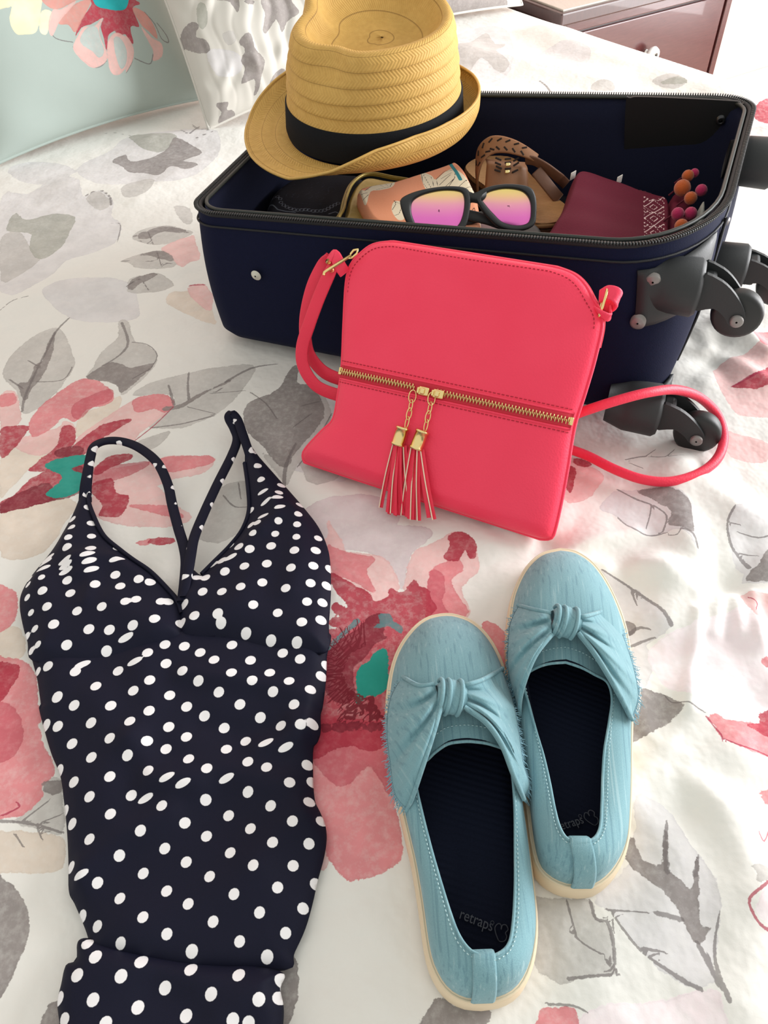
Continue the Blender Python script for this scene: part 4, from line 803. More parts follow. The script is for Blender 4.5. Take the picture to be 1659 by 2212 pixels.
def handbag():
    B0 = at(650, 985, 0.0); B1 = at(1185, 1165, 0.0); u = nrm(B1-B0); nb = np.array([-u[1], u[0], 0.]); th = math.radians(50)
    v = math.cos(th)*nb+np.array([0, 0, math.sin(th)]); N = nrm(np.cross(u, v)); N = N if N@(CPOS-B0) > 0 else -N
    P0 = B0+np.array([0, 0, .004])+N*.012
    def pl(x, y): q = on_plane(x, y, P0, N)-P0; return np.array([q@u, q@v])
    root = thing('handbag', 'coral pink crossbody handbag with gold zips leaning on the suitcase', 'handbag', (B0+B1)/2+np.array([0, 0, .003]))
    left = [(652, 1000), (648, 985), (655, 968), (690, 930), (714, 905), (725, 850), (733, 790), (737, 700), (742, 610), (752, 570), (775, 543), (802, 525), (842, 519)]
    right = [(1165, 1166), (1188, 1165), (1196, 1150), (1210, 1090), (1225, 1010), (1240, 920), (1262, 850), (1285, 770), (1300, 690), (1278, 640), (1262, 612), (1238, 590), (1200, 575)]
    Lc = catmull([pl(*p) for p in left], 8); Rc = catmull([pl(*p) for p in right], 8)
    n = 90; m = 72
    Lr, Rr = resample(Lc, n), resample(Rc, n)
    s = np.linspace(0, 1, m); G2 = Lr[:, None]*(1-s)[None, :, None]+Rr[:, None]*s[None, :, None]
    vv = G2[..., 1]; vmax = vv.max()
    # thickness: fat at the foot, thin at the zipped top
    T = .030*(1-vv/vmax)**.8+.010
    a = np.abs(2*s-1)
    prof = np.clip(1-a**4, 0, 1)**.5; e = np.minimum(np.linspace(0, 1, n)*14, 1)*np.minimum((1-np.linspace(0, 1, n))*10, 1); e = np.clip(e, 0, 1)**.5
    fr = T*prof[None]*e[:, None]
    dent = -.0035*np.exp(-(((G2[..., 0]-.19)/.05)**2+((vv-.20)/.028)**2))+.002*np.sin(G2[..., 0]*25+vv*14)*prof[None]*e[:, None]
    fr = fr+dent*e[:, None]-.012*0
    # front face keeps to the traced plane; the back is the deep side
    front = fr*.35-.006*(1-prof[None]*e[:, None]); back = -fr*1.1-.006*(1-prof[None]*e[:, None])
    Wf = P0+G2[..., :1]*u+G2[..., 1:2]*v+front[..., None]*N; Wb = P0+G2[..., :1]*u+G2[..., 1:2]*v+back[..., None]*N
    Wb[..., 2] = np.maximum(Wb[..., 2], .003); Wf[..., 2] = np.maximum(Wf[..., 2], .003)
    from math import floor
    def surf(p2, off=0.0):
        "point on the front at plane coordinates p2 (nearest grid sample, bilinear in distance)"
        d = (G2[..., 0]-p2[0])**2+(G2[..., 1]-p2[1])**2; i, j = np.unravel_index(d.argmin(), d.shape)
        i = min(max(i, 1), n-2); j = min(max(j, 1), m-2)
        w_ = 0; acc = 0
        for di in (-1, 0, 1):
            for dj in (-1, 0, 1):
                ww = 1/(d[i+di, j+dj]+1e-7); w_ += ww; acc += ww*front[i+di, j+dj]
        return P0+p2[0]*u+p2[1]*v+(acc/w_+off)*N
    body = obj('bag_body', join([gridf(Wf, flip=False), gridf(Wb, flip=True)]), M_pink, root)
    # welted edge round the front
    loop = np.vstack([Wf[:, 0], Wf[-1, 1:], Wf[::-1, -1][1:], Wf[0, ::-1][1:-1]])
    obj('edge_piping', tube(resample(loop, 260, True), .0016, 6, True), M_pink, root)
    # top zip between front and back
    top = np.vstack([Wf[60:, 0], Wf[-1, 1:], Wf[60:, -1][::-1]])-N*.005+v*.0005
    tp_ = resample(top, 120); obj('top_zip', tube(tp_, .0022, 6), M_ztape, root)
    # front zip
    z0, z1 = pl(732, 801), pl(1238, 911)
    zp = [z0+(z1-z0)*k for k in np.linspace(0.004, .996, 70)]; zd = nrm(np.r_[(z1-z0), 0])[:2]; zn = np.array([-zd[1], zd[0]])
    zdir = zd[0]*u+zd[1]*v; zup = zn[0]*u+zn[1]*v
    tape = obj('front_zip_tape', ribbon([surf(p, .0006) for p in zp], zup, .0125, .0012), M_ztape, root)
    for sgn, off, name in ((1, .0072, 'upper_flap_edge'), (-1, -.0072, 'lower_flap_edge')):
        obj(name, tube([surf(p+zn*off, .0002) for p in zp], .0013, 6), M_pink, root)
    teeth = []
    for k in range(150):
        t = (k+.5)/150
        if .365 < t < .455: continue
        p = z0+(z1-z0)*t+zn*(.0011 if k % 2 else -.0011); teeth.append(box(surf(p, .0022), (.00085, .0044, .0016), np.array([zdir, zup, N])))
    obj('zip_teeth', join(teeth), M_gold, root, 'gold metal zip teeth', kind='stuff')
    # stitching
    def stitches(pts2, name, L=.0026, gap=.0016):
        P = resample(np.array([surf(p, .0002) for p in pts2]), 400); d = np.r_[0, np.cumsum(np.linalg.norm(np.diff(P, axis=0), axis=1))]; out = []; t = 0
        while t+L < d[-1]:
            a_ = np.array([np.interp(t, d, P[:, k]) for k in range(3)]); b_ = np.array([np.interp(t+L, d, P[:, k]) for k in range(3)])
            out.append(tube([a_, (a_+b_)/2+N*.0003, b_], .00045, 5)); t += L+gap
        obj(name, join(out), M_stitch, root, kind='stuff')
    stitches([p+zn*.0105 for p in zp], 'stitching'); stitches([p-zn*.0105 for p in zp], 'stitching')
    edge2 = np.vstack([Lr[64:], G2[-1, 1:-1], Rr[64:][::-1]]); cen = np.array([.13, .12]); e3 = [p+nrm(cen-p)*.0065 for p in edge2[::2]]
    stitches(e3, 'stitching', .002, .0018)
    # zip pulls with chain and tassel
    def pull(px_slider, chain_px, cap0, cap1, strands, name, lab):
        c = surf(pl(*px_slider), .004)
        sl = obj('zip_pull', join([box(c, (.011, .0085, .0034), np.array([zdir, zup, N]), .0014), box(c+N*.0024-zdir*.0005, (.0045, .0060, .0030), np.array([zdir, zup, N]), .0012), box(c-zdir*.0052+N*.0012, (.0028, .0062, .0028), np.array([zdir, zup, N]), .001)]), M_gold, root, lab)
        pts = [pl(*q) for q in chain_px]
        for k in range(len(pts)-1):
            a_, b_ = surf(pts[k], .0045), surf(pts[k+1], .0045); mid = (a_+b_)/2; d = nrm(b_-a_); L = np.linalg.norm(b_-a_)*.5+.0017
            sd = nrm(np.cross(N, d)); tw = math.radians(28 if k % 2 else -28); sdv = math.cos(tw)*sd+math.sin(tw)*N
            r_ = .0028 if k == 0 else .0023
            ringp = [mid+d*L*math.cos(t)+sdv*r_*(1.25 if k == 0 else 1)*math.sin(t) for t in np.linspace(0, 2*math.pi, 18, endpoint=False)]
            obj('chain_link', tube(ringp, .00062, 6, True), M_gold, sl)
        A, Bq = surf(pl(*cap0), .0062), surf(pl(*cap1), .0062); ax = Bq-A; L = np.linalg.norm(ax); r = .0062
        obj('tassel_cap', lathe([(.001, 0), (r*.95, 0), (r*1.12, .0004), (r*1.12, .0022), (r, .0026), (r, L-.0026), (r*1.1, L-.002), (r*1.1, L-.0004), (r*.9, L)], A, ax, 26), M_gold, sl, 'gold cylinder cap')
        base = pl(*cap1); k = 0
        for (bx, by), (ex_, ey_), pale in strands:
            p0 = surf(pl(bx, by), .0050+.0012*(k % 3)); p1q = on_plane(ex_, ey_, P0+N*(.012+.0014*(k % 4)), N)
            if p1q[2] < .012: p1q = p1q+N*.002
            mid = (p0+p1q)/2+N*.0025; path = catmull([p0, mid, p1q], 8)
            sd = nrm(np.cross(N, p1q-p0)); rot = math.radians(75 if pale else 12+9*(k % 3)); sdv = math.cos(rot)*sd+math.sin(rot)*N
            so = obj('tassel_strand', ribbon(path, sdv, np.linspace(.0034, .0044, len(path)), .0011), M_pinkd, sl)
            if pale:
                so.data.materials.clear(); so.data.materials.append(M_suede)
                obj('tassel_strand', ribbon(path-N*.001+sd*.0016, sd, .0036, .001), M_pinkd, sl)
            k += 1
    pull((925, 847), [(903, 848), (900, 868), (897, 886), (893, 904), (889, 922)], (884, 923), (872, 962),
         [((862, 960), (821, 1095), 1), ((867, 962), (842, 1110), 0), ((871, 962), (838, 1106), 0), ((871, 963), (845, 1108), 1), ((876, 963), (862, 1112), 0), ((880, 963), (870, 1108), 0), ((884, 962), (882, 1085), 1), ((874, 964), (855, 1112), 0)], 'zip_pull', 'gold zip pull, the left one of the pair')
    pull((956, 853), [(943, 853), (941, 873), (937, 892), (933, 910), (929, 929)], (926, 930), (911, 970),
         [((900, 966), (855, 1113), 0), ((904, 968), (880, 1116), 0), ((908, 970), (884, 1120), 0), ((908, 970), (888, 1122), 1), ((912, 970), (896, 1122), 0), ((915, 970), (903, 1124), 1), ((918, 970), (928, 1118), 0), ((921, 970), (936, 1122), 1), ((902, 967), (868, 1112), 1)], 'zip_pull', 'gold zip pull, the right one of the pair')
    for q, e in (((735, 801), 1), ((1234, 910), 1)):
        obj('zip_end_stop', box(surf(pl(*q), .002), (.004, .0075, .0018), np.array([zdir, zup, N]), .0006), M_gold, root)
    # strap tabs, rings
    def loopring(c, ax1, ax2, r1, r2, rad, name, mat, par, lab=None):
        return obj(name, tube([c+ax1*r1*math.cos(t)+ax2*r2*math.sin(t) for t in np.linspace(0, 2*math.pi, 24, endpoint=False)], rad, 8, True), mat, par, lab)
    rp_ = on_plane(1302, 654, P0-N*.004, N); loopring(rp_, v, u*.3+N*.9, .0125, .005, .0014, 'strap_ring', M_gold, root, 'gold oval ring on the right tab')
    q = [on_plane(1288, 672, P0-N*.006, N), on_plane(1300, 678, P0, N), on_plane(1316, 684, P0-N*.004, N), on_plane(1318, 668, P0-N*.012, N)]
    obj('strap_tab', ribbon(catmull(q, 6), v*.35+N*.9, .010, .0025), M_pink, root)
    q = [on_plane(1296, 640, P0-N*.008, N), on_plane(1312, 632, P0-N*.002, N), on_plane(1330, 636, P0-N*.002, N), on_plane(1334, 650, P0-N*.006, N), on_plane(1320, 660, P0-N*.012, N), on_plane(1305, 652, P0-N*.013, N)]
    obj('strap_tab', ribbon(catmull(q, 6), v, .0125, .0024), M_pink, root)
    # left clasp
    c0, c1 = on_plane(701, 588, P0+N*.010, N), on_plane(772, 543, P0+N*.008, N)
    cl = obj('strap_clasp', join([tube([c0-v*.003, c0, c0+(c1-c0)*.1, c0+(c1-c0)*.8], .0017, 8), tube([c0+(c1-c0)*.78+v*.0025, c0+(c1-c0)*.86+v*.004, c1+v*.002, c1-v*.002, c0+(c1-c0)*.86-v*.0035, c0+(c1-c0)*.78-v*.0025], .0012, 8, True)]), M_gold, root, 'gold bar clasp')
    for qx in ((716, 583), (709, 565)):
        obj('strap_rivet', lathe([(.0026, -.001), (.0026, .001), (.001, .0018)], on_plane(*qx, P0+N*.004, N), N, 14), M_gold, root)
    q = [on_plane(745, 590, P0-N*.004, N), on_plane(735, 575, P0+N*.002, N), on_plane(722, 552, P0+N*.003, N), on_plane(708, 562, P0+N*.0, N)]
    obj('strap_tab', ribbon(catmull(q, 6), v*.8+u*.3, .012, .0026), M_pink, root)
    # long strap: two runs on the left, one big loop on the right over the bed
    W_ = .0135
    def path(spec): return catmull([np.array(on_plane(x, y, P0+N*o, N)) if kind == 'p' else at(x, y, o) for kind, x, y, o in spec], 8)
    pA = path([('p', 728, 560, -.002), ('p', 712, 590, .002), ('p', 690, 640, .000), ('p', 668, 700, -.004), ('p', 653, 750, -.010), ('p', 655, 790, -.016), ('p', 675, 825, -.022), ('p', 700, 843, -.026), ('p', 745, 858, -.030)])
    obj('strap', ribbon(pA, u*.88+v*.45, W_, .0026), M_pinkd, root)
    pB = path([('p', 716, 556, -.004), ('p', 697, 575, -.008), ('p', 675, 620, -.012), ('p', 661, 680, -.018), ('p', 660, 730, -.024), ('p', 668, 765, -.030), ('p', 690, 795, -.036), ('p', 715, 812, -.038), ('p', 755, 825, -.040)])
    obj('strap', ribbon(pB, u*.8+v*.4, W_, .0026), M_pinkd, root)
    pC = path([('p', 1060, 900, -.050), ('p', 1150, 905, -.046), ('z', 1215, 905, .060), ('z', 1262, 888, .072), ('z', 1330, 866, .080), ('z', 1400, 848, .080), ('z', 1460, 842, .066), ('z', 1510, 858, .044), ('z', 1548, 895, .020), ('z', 1563, 945, .012), ('z', 1550, 990, .010), ('z', 1510, 1022, .009), ('z', 1450, 1040, .009), ('z', 1390, 1036, .009), ('z', 1330, 1015, .009), ('z', 1270, 985, .010), ('z', 1225, 968, .012), ('z', 1180, 950, .014), ('z', 1110, 925, .012), ('z', 1040, 890, .010)])
    obj('strap', tube(resample(pC, 150), .0050, 10), M_pinkd, root)
handbag()
# ------------------------------------------------------------------ polka dot swimsuit
def swimsuit():
    A_ = (0, 860, 2.183); B_ = (0, 1500, 2.183)
    dA = [(455,255),(430,318),(412,375),(402,440),(410,500),(335,560),(425,578),(338,612),(430,648),(330,672),(325,720),(435,722),(545,690),(220,745),(210,768),(208,810),(205,860),(425,760),(432,790),(440,825),(315,782),(318,803),(318,828),(323,870),(338,930),(210,924),(130,835),(130,875),(128,940),(145,1010),(115,1105),(163,1085),(140,1180),(180,1165),(158,1260),(230,997),(260,1078),(316,1166),(217,1252),(457,893),(548,842),(555,770),(656,858),(572,897),(707,865),(371,1017),(489,1000),(600,975),(647,960),(760,960),(790,955),(424,1098),(520,1100),(633,1085),(737,1057),(595,1133),(498,1185),(350,1282),(383,1245),(552,1278),(695,1198),(635,1240),(775,1155),(850,1050),(868,970),(930,845),(970,850),(960,925),(1052,930),(1065,832),(1047,770),(1000,770),(1083,680),(1130,715),(1183,733),(1185,605),(1218,608),(1197,658),(1178,517),(1188,243),(1215,318),(1232,388),(1325,403),(1242,450),(1257,505),(1318,458),(1313,490),(1325,540),(1318,602),(1302,658),(1283,716),(1263,800),(1158,812),(1142,914),(1242,888),(1410,565),(1405,617),(1402,677),(1500,657),(1490,725),(1393,742),(1480,803),(1377,825),(1467,885),(1540,877),(1555,790),(1352,918),(1450,970),(1520,962),(1313,1026),(1200,994),(1426,1068),(1513,1045),(1033,1033),(1045,1067),(920,1035),(1160,1107),(1277,1138),(1090,1153),(1400,1150),(1330,1190),(1413,1220),(1178,1226),(940,1190),(865,1160),(1007,1228),(1535,1225),(1510,1285),(1270,1288),(1093,1297),(860,1285),(780,1245),(705,1328),(1190,1332),(1363,1332),(935,1332),(450,1355),(627,1377),(796,1393),(1030,1382),(1287,1383),(1462,1368),(264,1397),(1413,492),(1245,575),(1090,765)]
    dB = [(262,5),(345,45),(522,53),(703,77),(875,47),(958,88),(1128,38),(1223,95),(1386,46),(1418,147),(1470,127),(1322,140),(196,118),(260,135),(427,131),(614,130),(792,146),(1050,142),(330,220),(520,210),(695,222),(875,192),(780,252),(1153,206),(1064,250),(1253,225),(1347,248),(427,292),(604,292),(889,304),(1168,316),(1257,343),(1443,310),(978,354),(703,367),(338,402),(518,388),(795,403),(870,430),(1068,395),(1365,413),(420,480),(617,473),(686,490),(968,493),(1168,457),(1275,523),(1073,562),(766,530),(521,565),(323,593),(870,603),(417,678),(666,647),(969,661),(1178,627),(1379,598),(1286,700),(1453,692),(1510,572),(774,723),(561,758),(1083,742),(1197,812),(1379,800),(314,796),(874,785),(670,838),(986,855),(380,848),(454,883),(1308,908),(782,923),(1104,943),(560,957),(885,985),(1222,1025),(1422,993),(363,1025),(674,1051),(1002,1068),(446,1083),(784,1127),(1341,1114),(1125,1158),(400,1168),(563,1168),(897,1203),(1252,1225),(448,1236),(662,1257),(895,1292),(362,1323),(572,1330),(1123,1320),(773,1380),(1320,1335),(1310,1422),(995,1413),(1222,1440),(438,1440),(645,1473),(262,1425),(872,1512),(1098,1535),(292,1530),(497,1550),(1170,1548),(255,330),(278,520),(1480,870),(1453,490),(1465,385),(720,1590),(390,1620),(960,1600),(580,1640),(1240,1620)]
    flat = {(220,745),(210,768),(208,810),(315,782),(318,803),(318,828),(425,760),(432,790),(440,825),(555,770),(1257,505),(1325,540),(1242,450),(1313,490),(1245,575),(1090,765),(595,1133),(383,1245),(635,1240)}
    flatB = {(795,403),(686,490),(870,430),(1068,395),(380,848),(1253,225),(1347,248)}
    DZ = .016
    dots = []
    for p in dA:
        q = zz([p], *A_)[0]; y = q[1]; r = 8.5 if y < 1180 else (10.5 if y < 1330 else 11.5)
        if q[0] < 95 and y < 1480: r *= .72
        dots.append((q, r, .45 if p in flat else 1.0))
    for p in dB:
        q = zz([p], *B_)[0]; dots.append((q, 11.8 if q[1] < 2050 else 13.5, .45 if p in flatB else 1.0))
    D = []
    for (x, y), r, k in dots:
        c = at(x, y, DZ)[:2]; e = at(x+r, y, DZ)[:2]; D.append((c[0], c[1], np.linalg.norm(e-c), k))
    def dotfield(x, y):
        x = np.asarray(x); y = np.asarray(y); f = np.full(x.shape, -10.0)
        for cx, cy, r, k in D:
            m = (np.abs(x-cx) < .014) & (np.abs(y-cy) < .014)
            if not m.any(): continue
            dx, dy = x[m]-cx, y[m]-cy
            if k < 1: a_ = dx*.9+dy*.43; b_ = -dx*.43+dy*.9; d = np.hypot(a_, b_/k)*math.sqrt(k)
            else: d = np.hypot(dx, dy)
            f[m] = np.maximum(f[m], (r-d)*1000)
        return f
    t = NT('navy_polka_dot_jersey'); m_ = t.sstep(t.attr('dot'), -.25, .25); wv = t.noise(1500, 2, .6)
    t.p(color=t.mix(m_, t.mix(wv, lin(8, 10, 27), lin(14, 16, 42)), lin(236, 234, 236)), rough=.7, spec=.22); t.bump(wv, .15, .0003); MS = t.m
    root = thing('swimsuit', 'navy one-piece swimsuit with white polka dots laid flat on the bed', 'swimsuit', at(400, 1700, .004))
    def W2(pts, z=DZ): return np.array([at(*p, z)[:2] for p in pts])
    def foldz(x, y, folds):
        z = np.zeros_like(x)
        for pl, a, wd in folds:
            d = -dist_line(x, y, W2(pl), 0.0); z = z+a*np.exp(-(d/wd)**2)
        return z
    tors_folds = [([(400, 1450), (560, 1470), (690, 1500)], .004, .010), ([(280, 1600), (330, 1670), (420, 1700)], .005, .012), ([(160, 1890), (260, 1810), (360, 1755)], .005, .013), ([(560, 1610), (620, 1600), (680, 1590)], .004, .010), ([(330, 1690), (480, 1660), (600, 1690)], .004, .012), ([(640, 1560), (680, 1540)], .006, .012), ([(300, 1430), (330, 1520), (300, 1580)], .003, .014), ([(560, 1850), (640, 1760), (690, 1720)], .004, .014), ([(300, 2000), (420, 1960), (560, 1900)], .003, .018), ([(200, 1500), (240, 1620), (230, 1760)], .003, .016), ([(430, 1560), (520, 1580), (600, 1560)], -.003, .012)]
    def body(name, px, base, T, folds, label=None, edge=.007, wob=.0012):
        poly = catmull(W2(px), 4, True)
        def top(x, y, d): return base+T*(1-np.exp(-d/edge))+smooth(0, .012, d)*(foldz(x, y, folds)+wob*np.sin(x*70+y*35)*np.sin(y*55-x*20))
        def bot(x, y, d): return np.full_like(x, base)-np.minimum(d*.2, .0015)
        V, F, x, y = cloth_sheet(poly, .0018, top, bot)
        o = obj(name, (V, F), MS, root, label); attr(o, 'dot', dotfield(x, y)); return o
    pxA = lambda L: zz(L, *A_); pxB = lambda L: zz(L, *B_)
    torso = pxA([(130,1120),(150,1300),(165,1420)])+pxB([(155,30),(185,150),(215,250),(255,350),(270,450),(285,600),(292,750),(293,900),(320,960),(350,1030),(385,1125),(400,1230),(640,1270),(890,1300),(1330,1280),(1375,1200),(1430,1080),(1465,960),(1490,850),(1520,740),(1533,650),(1525,580),(1500,520),(1475,460),(1468,330),(1470,220),(1490,190),(1505,140),(1505,60)])+pxA([(1515,1420),(1530,1300),(1535,1180),(1540,1060),(1300,1080),(1000,1040),(850,1020),(640,1080),(350,1120)])
    body('torso_panel', torso, .003, .010, tors_folds)
    brief = pxB([(385,1130),(340,1152),(335,1235),(285,1260),(262,1350),(243,1440),(255,1554),(265,1700),(1318,1700),(1325,1554),(1328,1460),(1312,1370),(1330,1300),(1200,1265),(1000,1258),(800,1232),(600,1185),(480,1155)])
    body('brief_panel', brief, .006, .009, [([(330, 2130), (430, 2180), (520, 2212)], -.003, .012), ([(480, 2200), (560, 2140), (600, 2090)], .004, .012), ([(180, 2100), (300, 2090), (420, 2110)], .002, .015)], edge=.004)
    cl_folds = [([(90, 1240), (110, 1330), (90, 1420)], .003, .012), ([(140, 1160), (170, 1240)], .004, .010), ([(190, 1200), (200, 1260), (190, 1300)], .003, .008), ([(250, 1300), (330, 1350), (390, 1400)], .004, .015), ([(170, 1210), (250, 1205), (320, 1240)], .0035, .010)]
    cupL = pxA([(400,330),(370,430),(330,530),(280,620),(230,700),(140,810),(90,890),(78,960),(95,1060),(115,1130),(140,1220),(350,1235),(520,1215),(640,1190),(770,1150),(860,1100),(850,1000),(830,940),(780,880),(700,800),(620,745),(560,700),(480,630),(430,530),(408,420)])
    body('cup', cupL, .009, .010, cl_folds, 'left bust cup', edge=.010)
    cr_folds = [([(590, 1080), (600, 1120), (570, 1150)], .004, .008), ([(640, 1110), (650, 1200), (630, 1280)], .004, .013), ([(560, 1130), (530, 1190), (480, 1230)], .003, .010), ([(540, 1250), (520, 1300), (440, 1350)], .003, .014), ([(400, 1290), (395, 1330), (400, 1400)], .003, .008)]
    cupR = pxA([(1160,190),(1150,290),(1165,400),(1170,510),(1140,600),(1080,680),(1000,760),(945,815),(900,790),(865,840),(842,940),(845,1010),(855,1100),(1000,1112),(1120,1132),(1260,1165),(1400,1182),(1540,1180),(1548,1050),(1558,900),(1555,760),(1540,680),(1500,590),(1440,510),(1380,440),(1300,350),(1220,260)])
    body('cup', cupR, .010, .011, cr_folds, 'right bust cup', edge=.010)
    # straps (flat tubes of the same cloth)
    def strap(px, wd, name='strap', par=None):
        P = catmull(np.array([at(x, y, z) for x, y, z in px]), 10); P = resample(P, max(60, int(len(P)*2)))
        n_ = len(P); wv_ = wd*np.interp(np.linspace(0, 1, n_), [0, .12, .9, 1], [1.3, 1, 1, .8]); V, F = ribbon(P, np.cross(np.gradient(P, axis=0), [0, 0, 1.]), wv_, .0042)
        o = obj(name, (V, F), MS, root); attr(o, 'dot', dotfield(V[:, 0], V[:, 1])); return o
    for q in [(497,240),(555,192),(622,237),(682,233),(722,295),(770,303),(785,380),(812,400),(812,480),(838,590),(866,712),(905,712),(952,600),(1000,485),(1047,372),(1100,270),(1150,180),(1110,115),(1095,75),(1135,140),(867,850),(443,255)]:
        c0 = zz([q], *A_)[0]; c = at(*c0, .018)[:2]; D.append((c[0], c[1], .0030, 1.0))
    strap([(184, 1085, .006), (186, 1045, .014), (196, 985, .018), (206, 962, .019), (235, 952, .014), (270, 955, .010), (305, 970, .010), (340, 1000, .010), (362, 1045, .010), (372, 1090, .010), (385, 1140, .011), (397, 1180, .013), (402, 1215, .014), (398, 1260, .014), (392, 1300, .014)], .0098)
    strap([(560, 1040, .004), (536, 972, .014), (520, 925, .019), (512, 905, .019), (500, 893, .021), (494, 903, .019), (505, 925, .015), (512, 950, .012), (500, 985, .011), (470, 1045, .011), (440, 1110, .012), (420, 1160, .015), (412, 1200, .018), (404, 1250, .018), (398, 1290, .016)], .0095)
    # bound necklines
    for px in ([(190,1060),(188,1075)]+pxA([(430,530),(480,630),(560,700),(620,745),(700,800),(780,880),(830,940),(850,1000)]), pxA([(1150,290),(1165,400),(1170,510),(1140,600),(1080,680),(1000,760),(945,815)])):
        P = catmull(np.array([[*at(*p, DZ)[:2], .0112] for p in px]), 6); V, F = tube(P, .0022, 6); o = obj('neckline_binding', (V, F), MS, root); attr(o, 'dot', np.full(len(V), -5.0))
swimsuit()
# ------------------------------------------------------------------ shoes
def chambray(name, ang, c0=(106, 146, 156), c1=(136, 174, 182)):
    t = NT(name); v = t.scalev(t.obj(), (340, 5, 60), (0, 0, -ang)); mp = t.add('ShaderNodeVectorRotate', rotation_type='Z_AXIS'); t.link(t.obj(), mp.inputs[0]); mp.inputs['Angle'].default_value = -ang
    sv = t.scalev(mp.outputs[0], (1.0, .0035, .3)); sl = t.noise(420, 3, .55, sv); fine = t.noise(1400, 2, .6)
    slub = t.sstep(sl, .58, .68)
    c = t.mix(fine, lin(*c0), lin(*c1)); c = t.mix(t.math('MULTIPLY', slub, .45), c, lin(164, 192, 196)); c = t.mix(t.math('MULTIPLY', t.sstep(sl, .44, .36), .35), c, lin(74, 112, 128))
    t.p(color=c, rough=.85, spec=.2, sheen=.15); t.bump(t.math('ADD', fine, sl), .3, .0005); return t.m
M_sole = simple('cream_rubber_sole', (226, 206, 176), .55, var=.05, vscale=40); M_tstitch = simple('pale_blue_thread', (176, 208, 212), .8); M_fray = simple('frayed_blue_thread', (134, 174, 188), .9, var=.25, vscale=500); M_logo = simple('dark_grey_print', (62, 66, 76), .7)
def insole_mat(ang):
    t = NT('navy_ribbed_insole'); mp = t.add('ShaderNodeVectorRotate', rotation_type='Z_AXIS'); t.link(t.obj(), mp.inputs[0]); mp.inputs['Angle'].default_value = -ang+.35
    wv = t.add('ShaderNodeTexWave', wave_type='BANDS', bands_direction='Y'); wv.inputs['Scale'].default_value = 70; wv.inputs['Distortion'].default_value = .6; t.link(mp.outputs[0], wv.inputs['Vector'])
    n = t.noise(900, 2, .6); t.p(color=t.mix(n, lin(10, 14, 28), lin(20, 26, 44)), rough=.9, spec=.15); t.bump(wv.outputs['Fac'], .35, .0012); return t.m
def shoe(label, cat_px):
    d = cat_px
    N2 = 64
    def half(pxs, z): return resample(catmull(np.array([at(x, y, zz_) for (x, y), zz_ in zip(pxs, z)]), 8), N2+1)
    solR = half(d['solR'], [.008]*len(d['solR'])); solL = half(d['solL'], [.008]*len(d['solL']))
    O = np.vstack([solR[:-1], solL[:-1]])                       # heel -> right -> toe -> left -> heel
    colR = half([p[:2] for p in d['colR']], [p[2] for p in d['colR']]); colL = half([p[:2] for p in d['colL']], [p[2] for p in d['colL']])
    C = np.vstack([colR[:-1], colL[:-1]]); n = len(O)
    O = O.copy(); O[:, 2] = 0
    heel, toe = O[0], O[N2]; axis = nrm(toe-heel); ang = math.atan2(axis[1], axis[0])-math.pi/2
    cen = O.mean(0)
    # correspond by position along the shoe rather than arc length
    root = thing('slip_on_shoe', label, 'shoe', np.array([cen[0], cen[1], .002]), 'pair of blue chambray slip-on shoes')
    MU = chambray('blue_chambray', ang); MB = chambray('blue_chambray_bow', ang+.5)
    T, _, _ = frames(O, True); out = np.array([nrm(np.cross(t, [0, 0, 1.])) for t in T])
    if ((O-cen)*out).sum() < 0: out = -out
    def oring(ins, z): P = O-out*ins; P = P.copy(); P[:, 2] = z; return P
    sr = [oring(.010, .0015), oring(.003, .0015), oring(.0005, .003), oring(0, .006), oring(0, .013), oring(.0008, .0195), oring(.0022, .0215), oring(.006, .0215)]
    V, F = gridf(np.array(sr), cv=True, flip=False); F = F+[list(range(n))[::-1], list(range((len(sr)-1)*n, len(sr)*n))]
    obj('sole', (V, F), M_sole, root)
    obj('sole_welt', tube(oring(.0022, .0205), .0012, 6, True), M_sole, root)
    O1 = oring(.0038, .0205)
    K = 26; rows = []; along = np.clip(((O1-heel)@axis)/np.linalg.norm(toe-heel), 0, 1)
    toew = smooth(.45, .8, along)
    for k in np.linspace(0, 1, K):
        gS = math.sin(k*math.pi/2)**.9; gT = 1-(1-k)**2.6
        g = gS*(1-toew)+gT*toew
        f = (k**1.5)*(1-toew)+(k**1.12)*toew
        P = O1+(C-O1)*np.asarray(f)[:, None]; P[:, 2] = O1[:, 2]+(C[:, 2]-O1[:, 2])*g+.010*toew*math.sin(math.pi*min(1, k*1.05))**1.2*.55
        bul = .0028*math.sin(math.pi*k)*(1-toew); rows.append(P+out*np.asarray(bul)[:, None])
    U = np.array(rows)
    V, F = gridf(U, cv=True, flip=False); obj('upper', (V, F), MU, root)
    for k0 in (-1,):
        obj('collar_edge', tube(U[-1], .0011, 6, True), MU, root)
    # lining and footbed
    MI = insole_mat(ang)
    cc = C-out*.0022; lin_rows = [C+np.array([0, 0, .0002])]
    for k in np.linspace(.1, 1, 9):
        idx_in = U[int(round((K-1)*(1-k)))]-out*.0026; idx_in = idx_in.copy(); idx_in[:, 2] = np.maximum(idx_in[:, 2]-.0018, .0225); lin_rows.append(idx_in)
    last = lin_rows[-1].copy(); last[:, 2] = .0228; lin_rows.append(last)
    spine = heel+np.clip((last-heel)@axis, .02, np.linalg.norm(toe-heel)-.03)[:, None]*axis
    for s in (.7, .4, .12):
        q = spine+(last-spine)*s; q[:, 2] = .0228-.0012*(1-s); lin_rows.append(q)
    for s in (0.0, -.02): q = spine.copy()+(spine-last)*(-s)*.0; q[:, 2] = .0216; lin_rows.append(q)
    V, F = gridf(np.array(lin_rows), cv=True, flip=True); obj('insole_lining', (V, F), MI, root, 'dark navy insole')
    # stitching just below the collar
    R = U[-3]; st = []
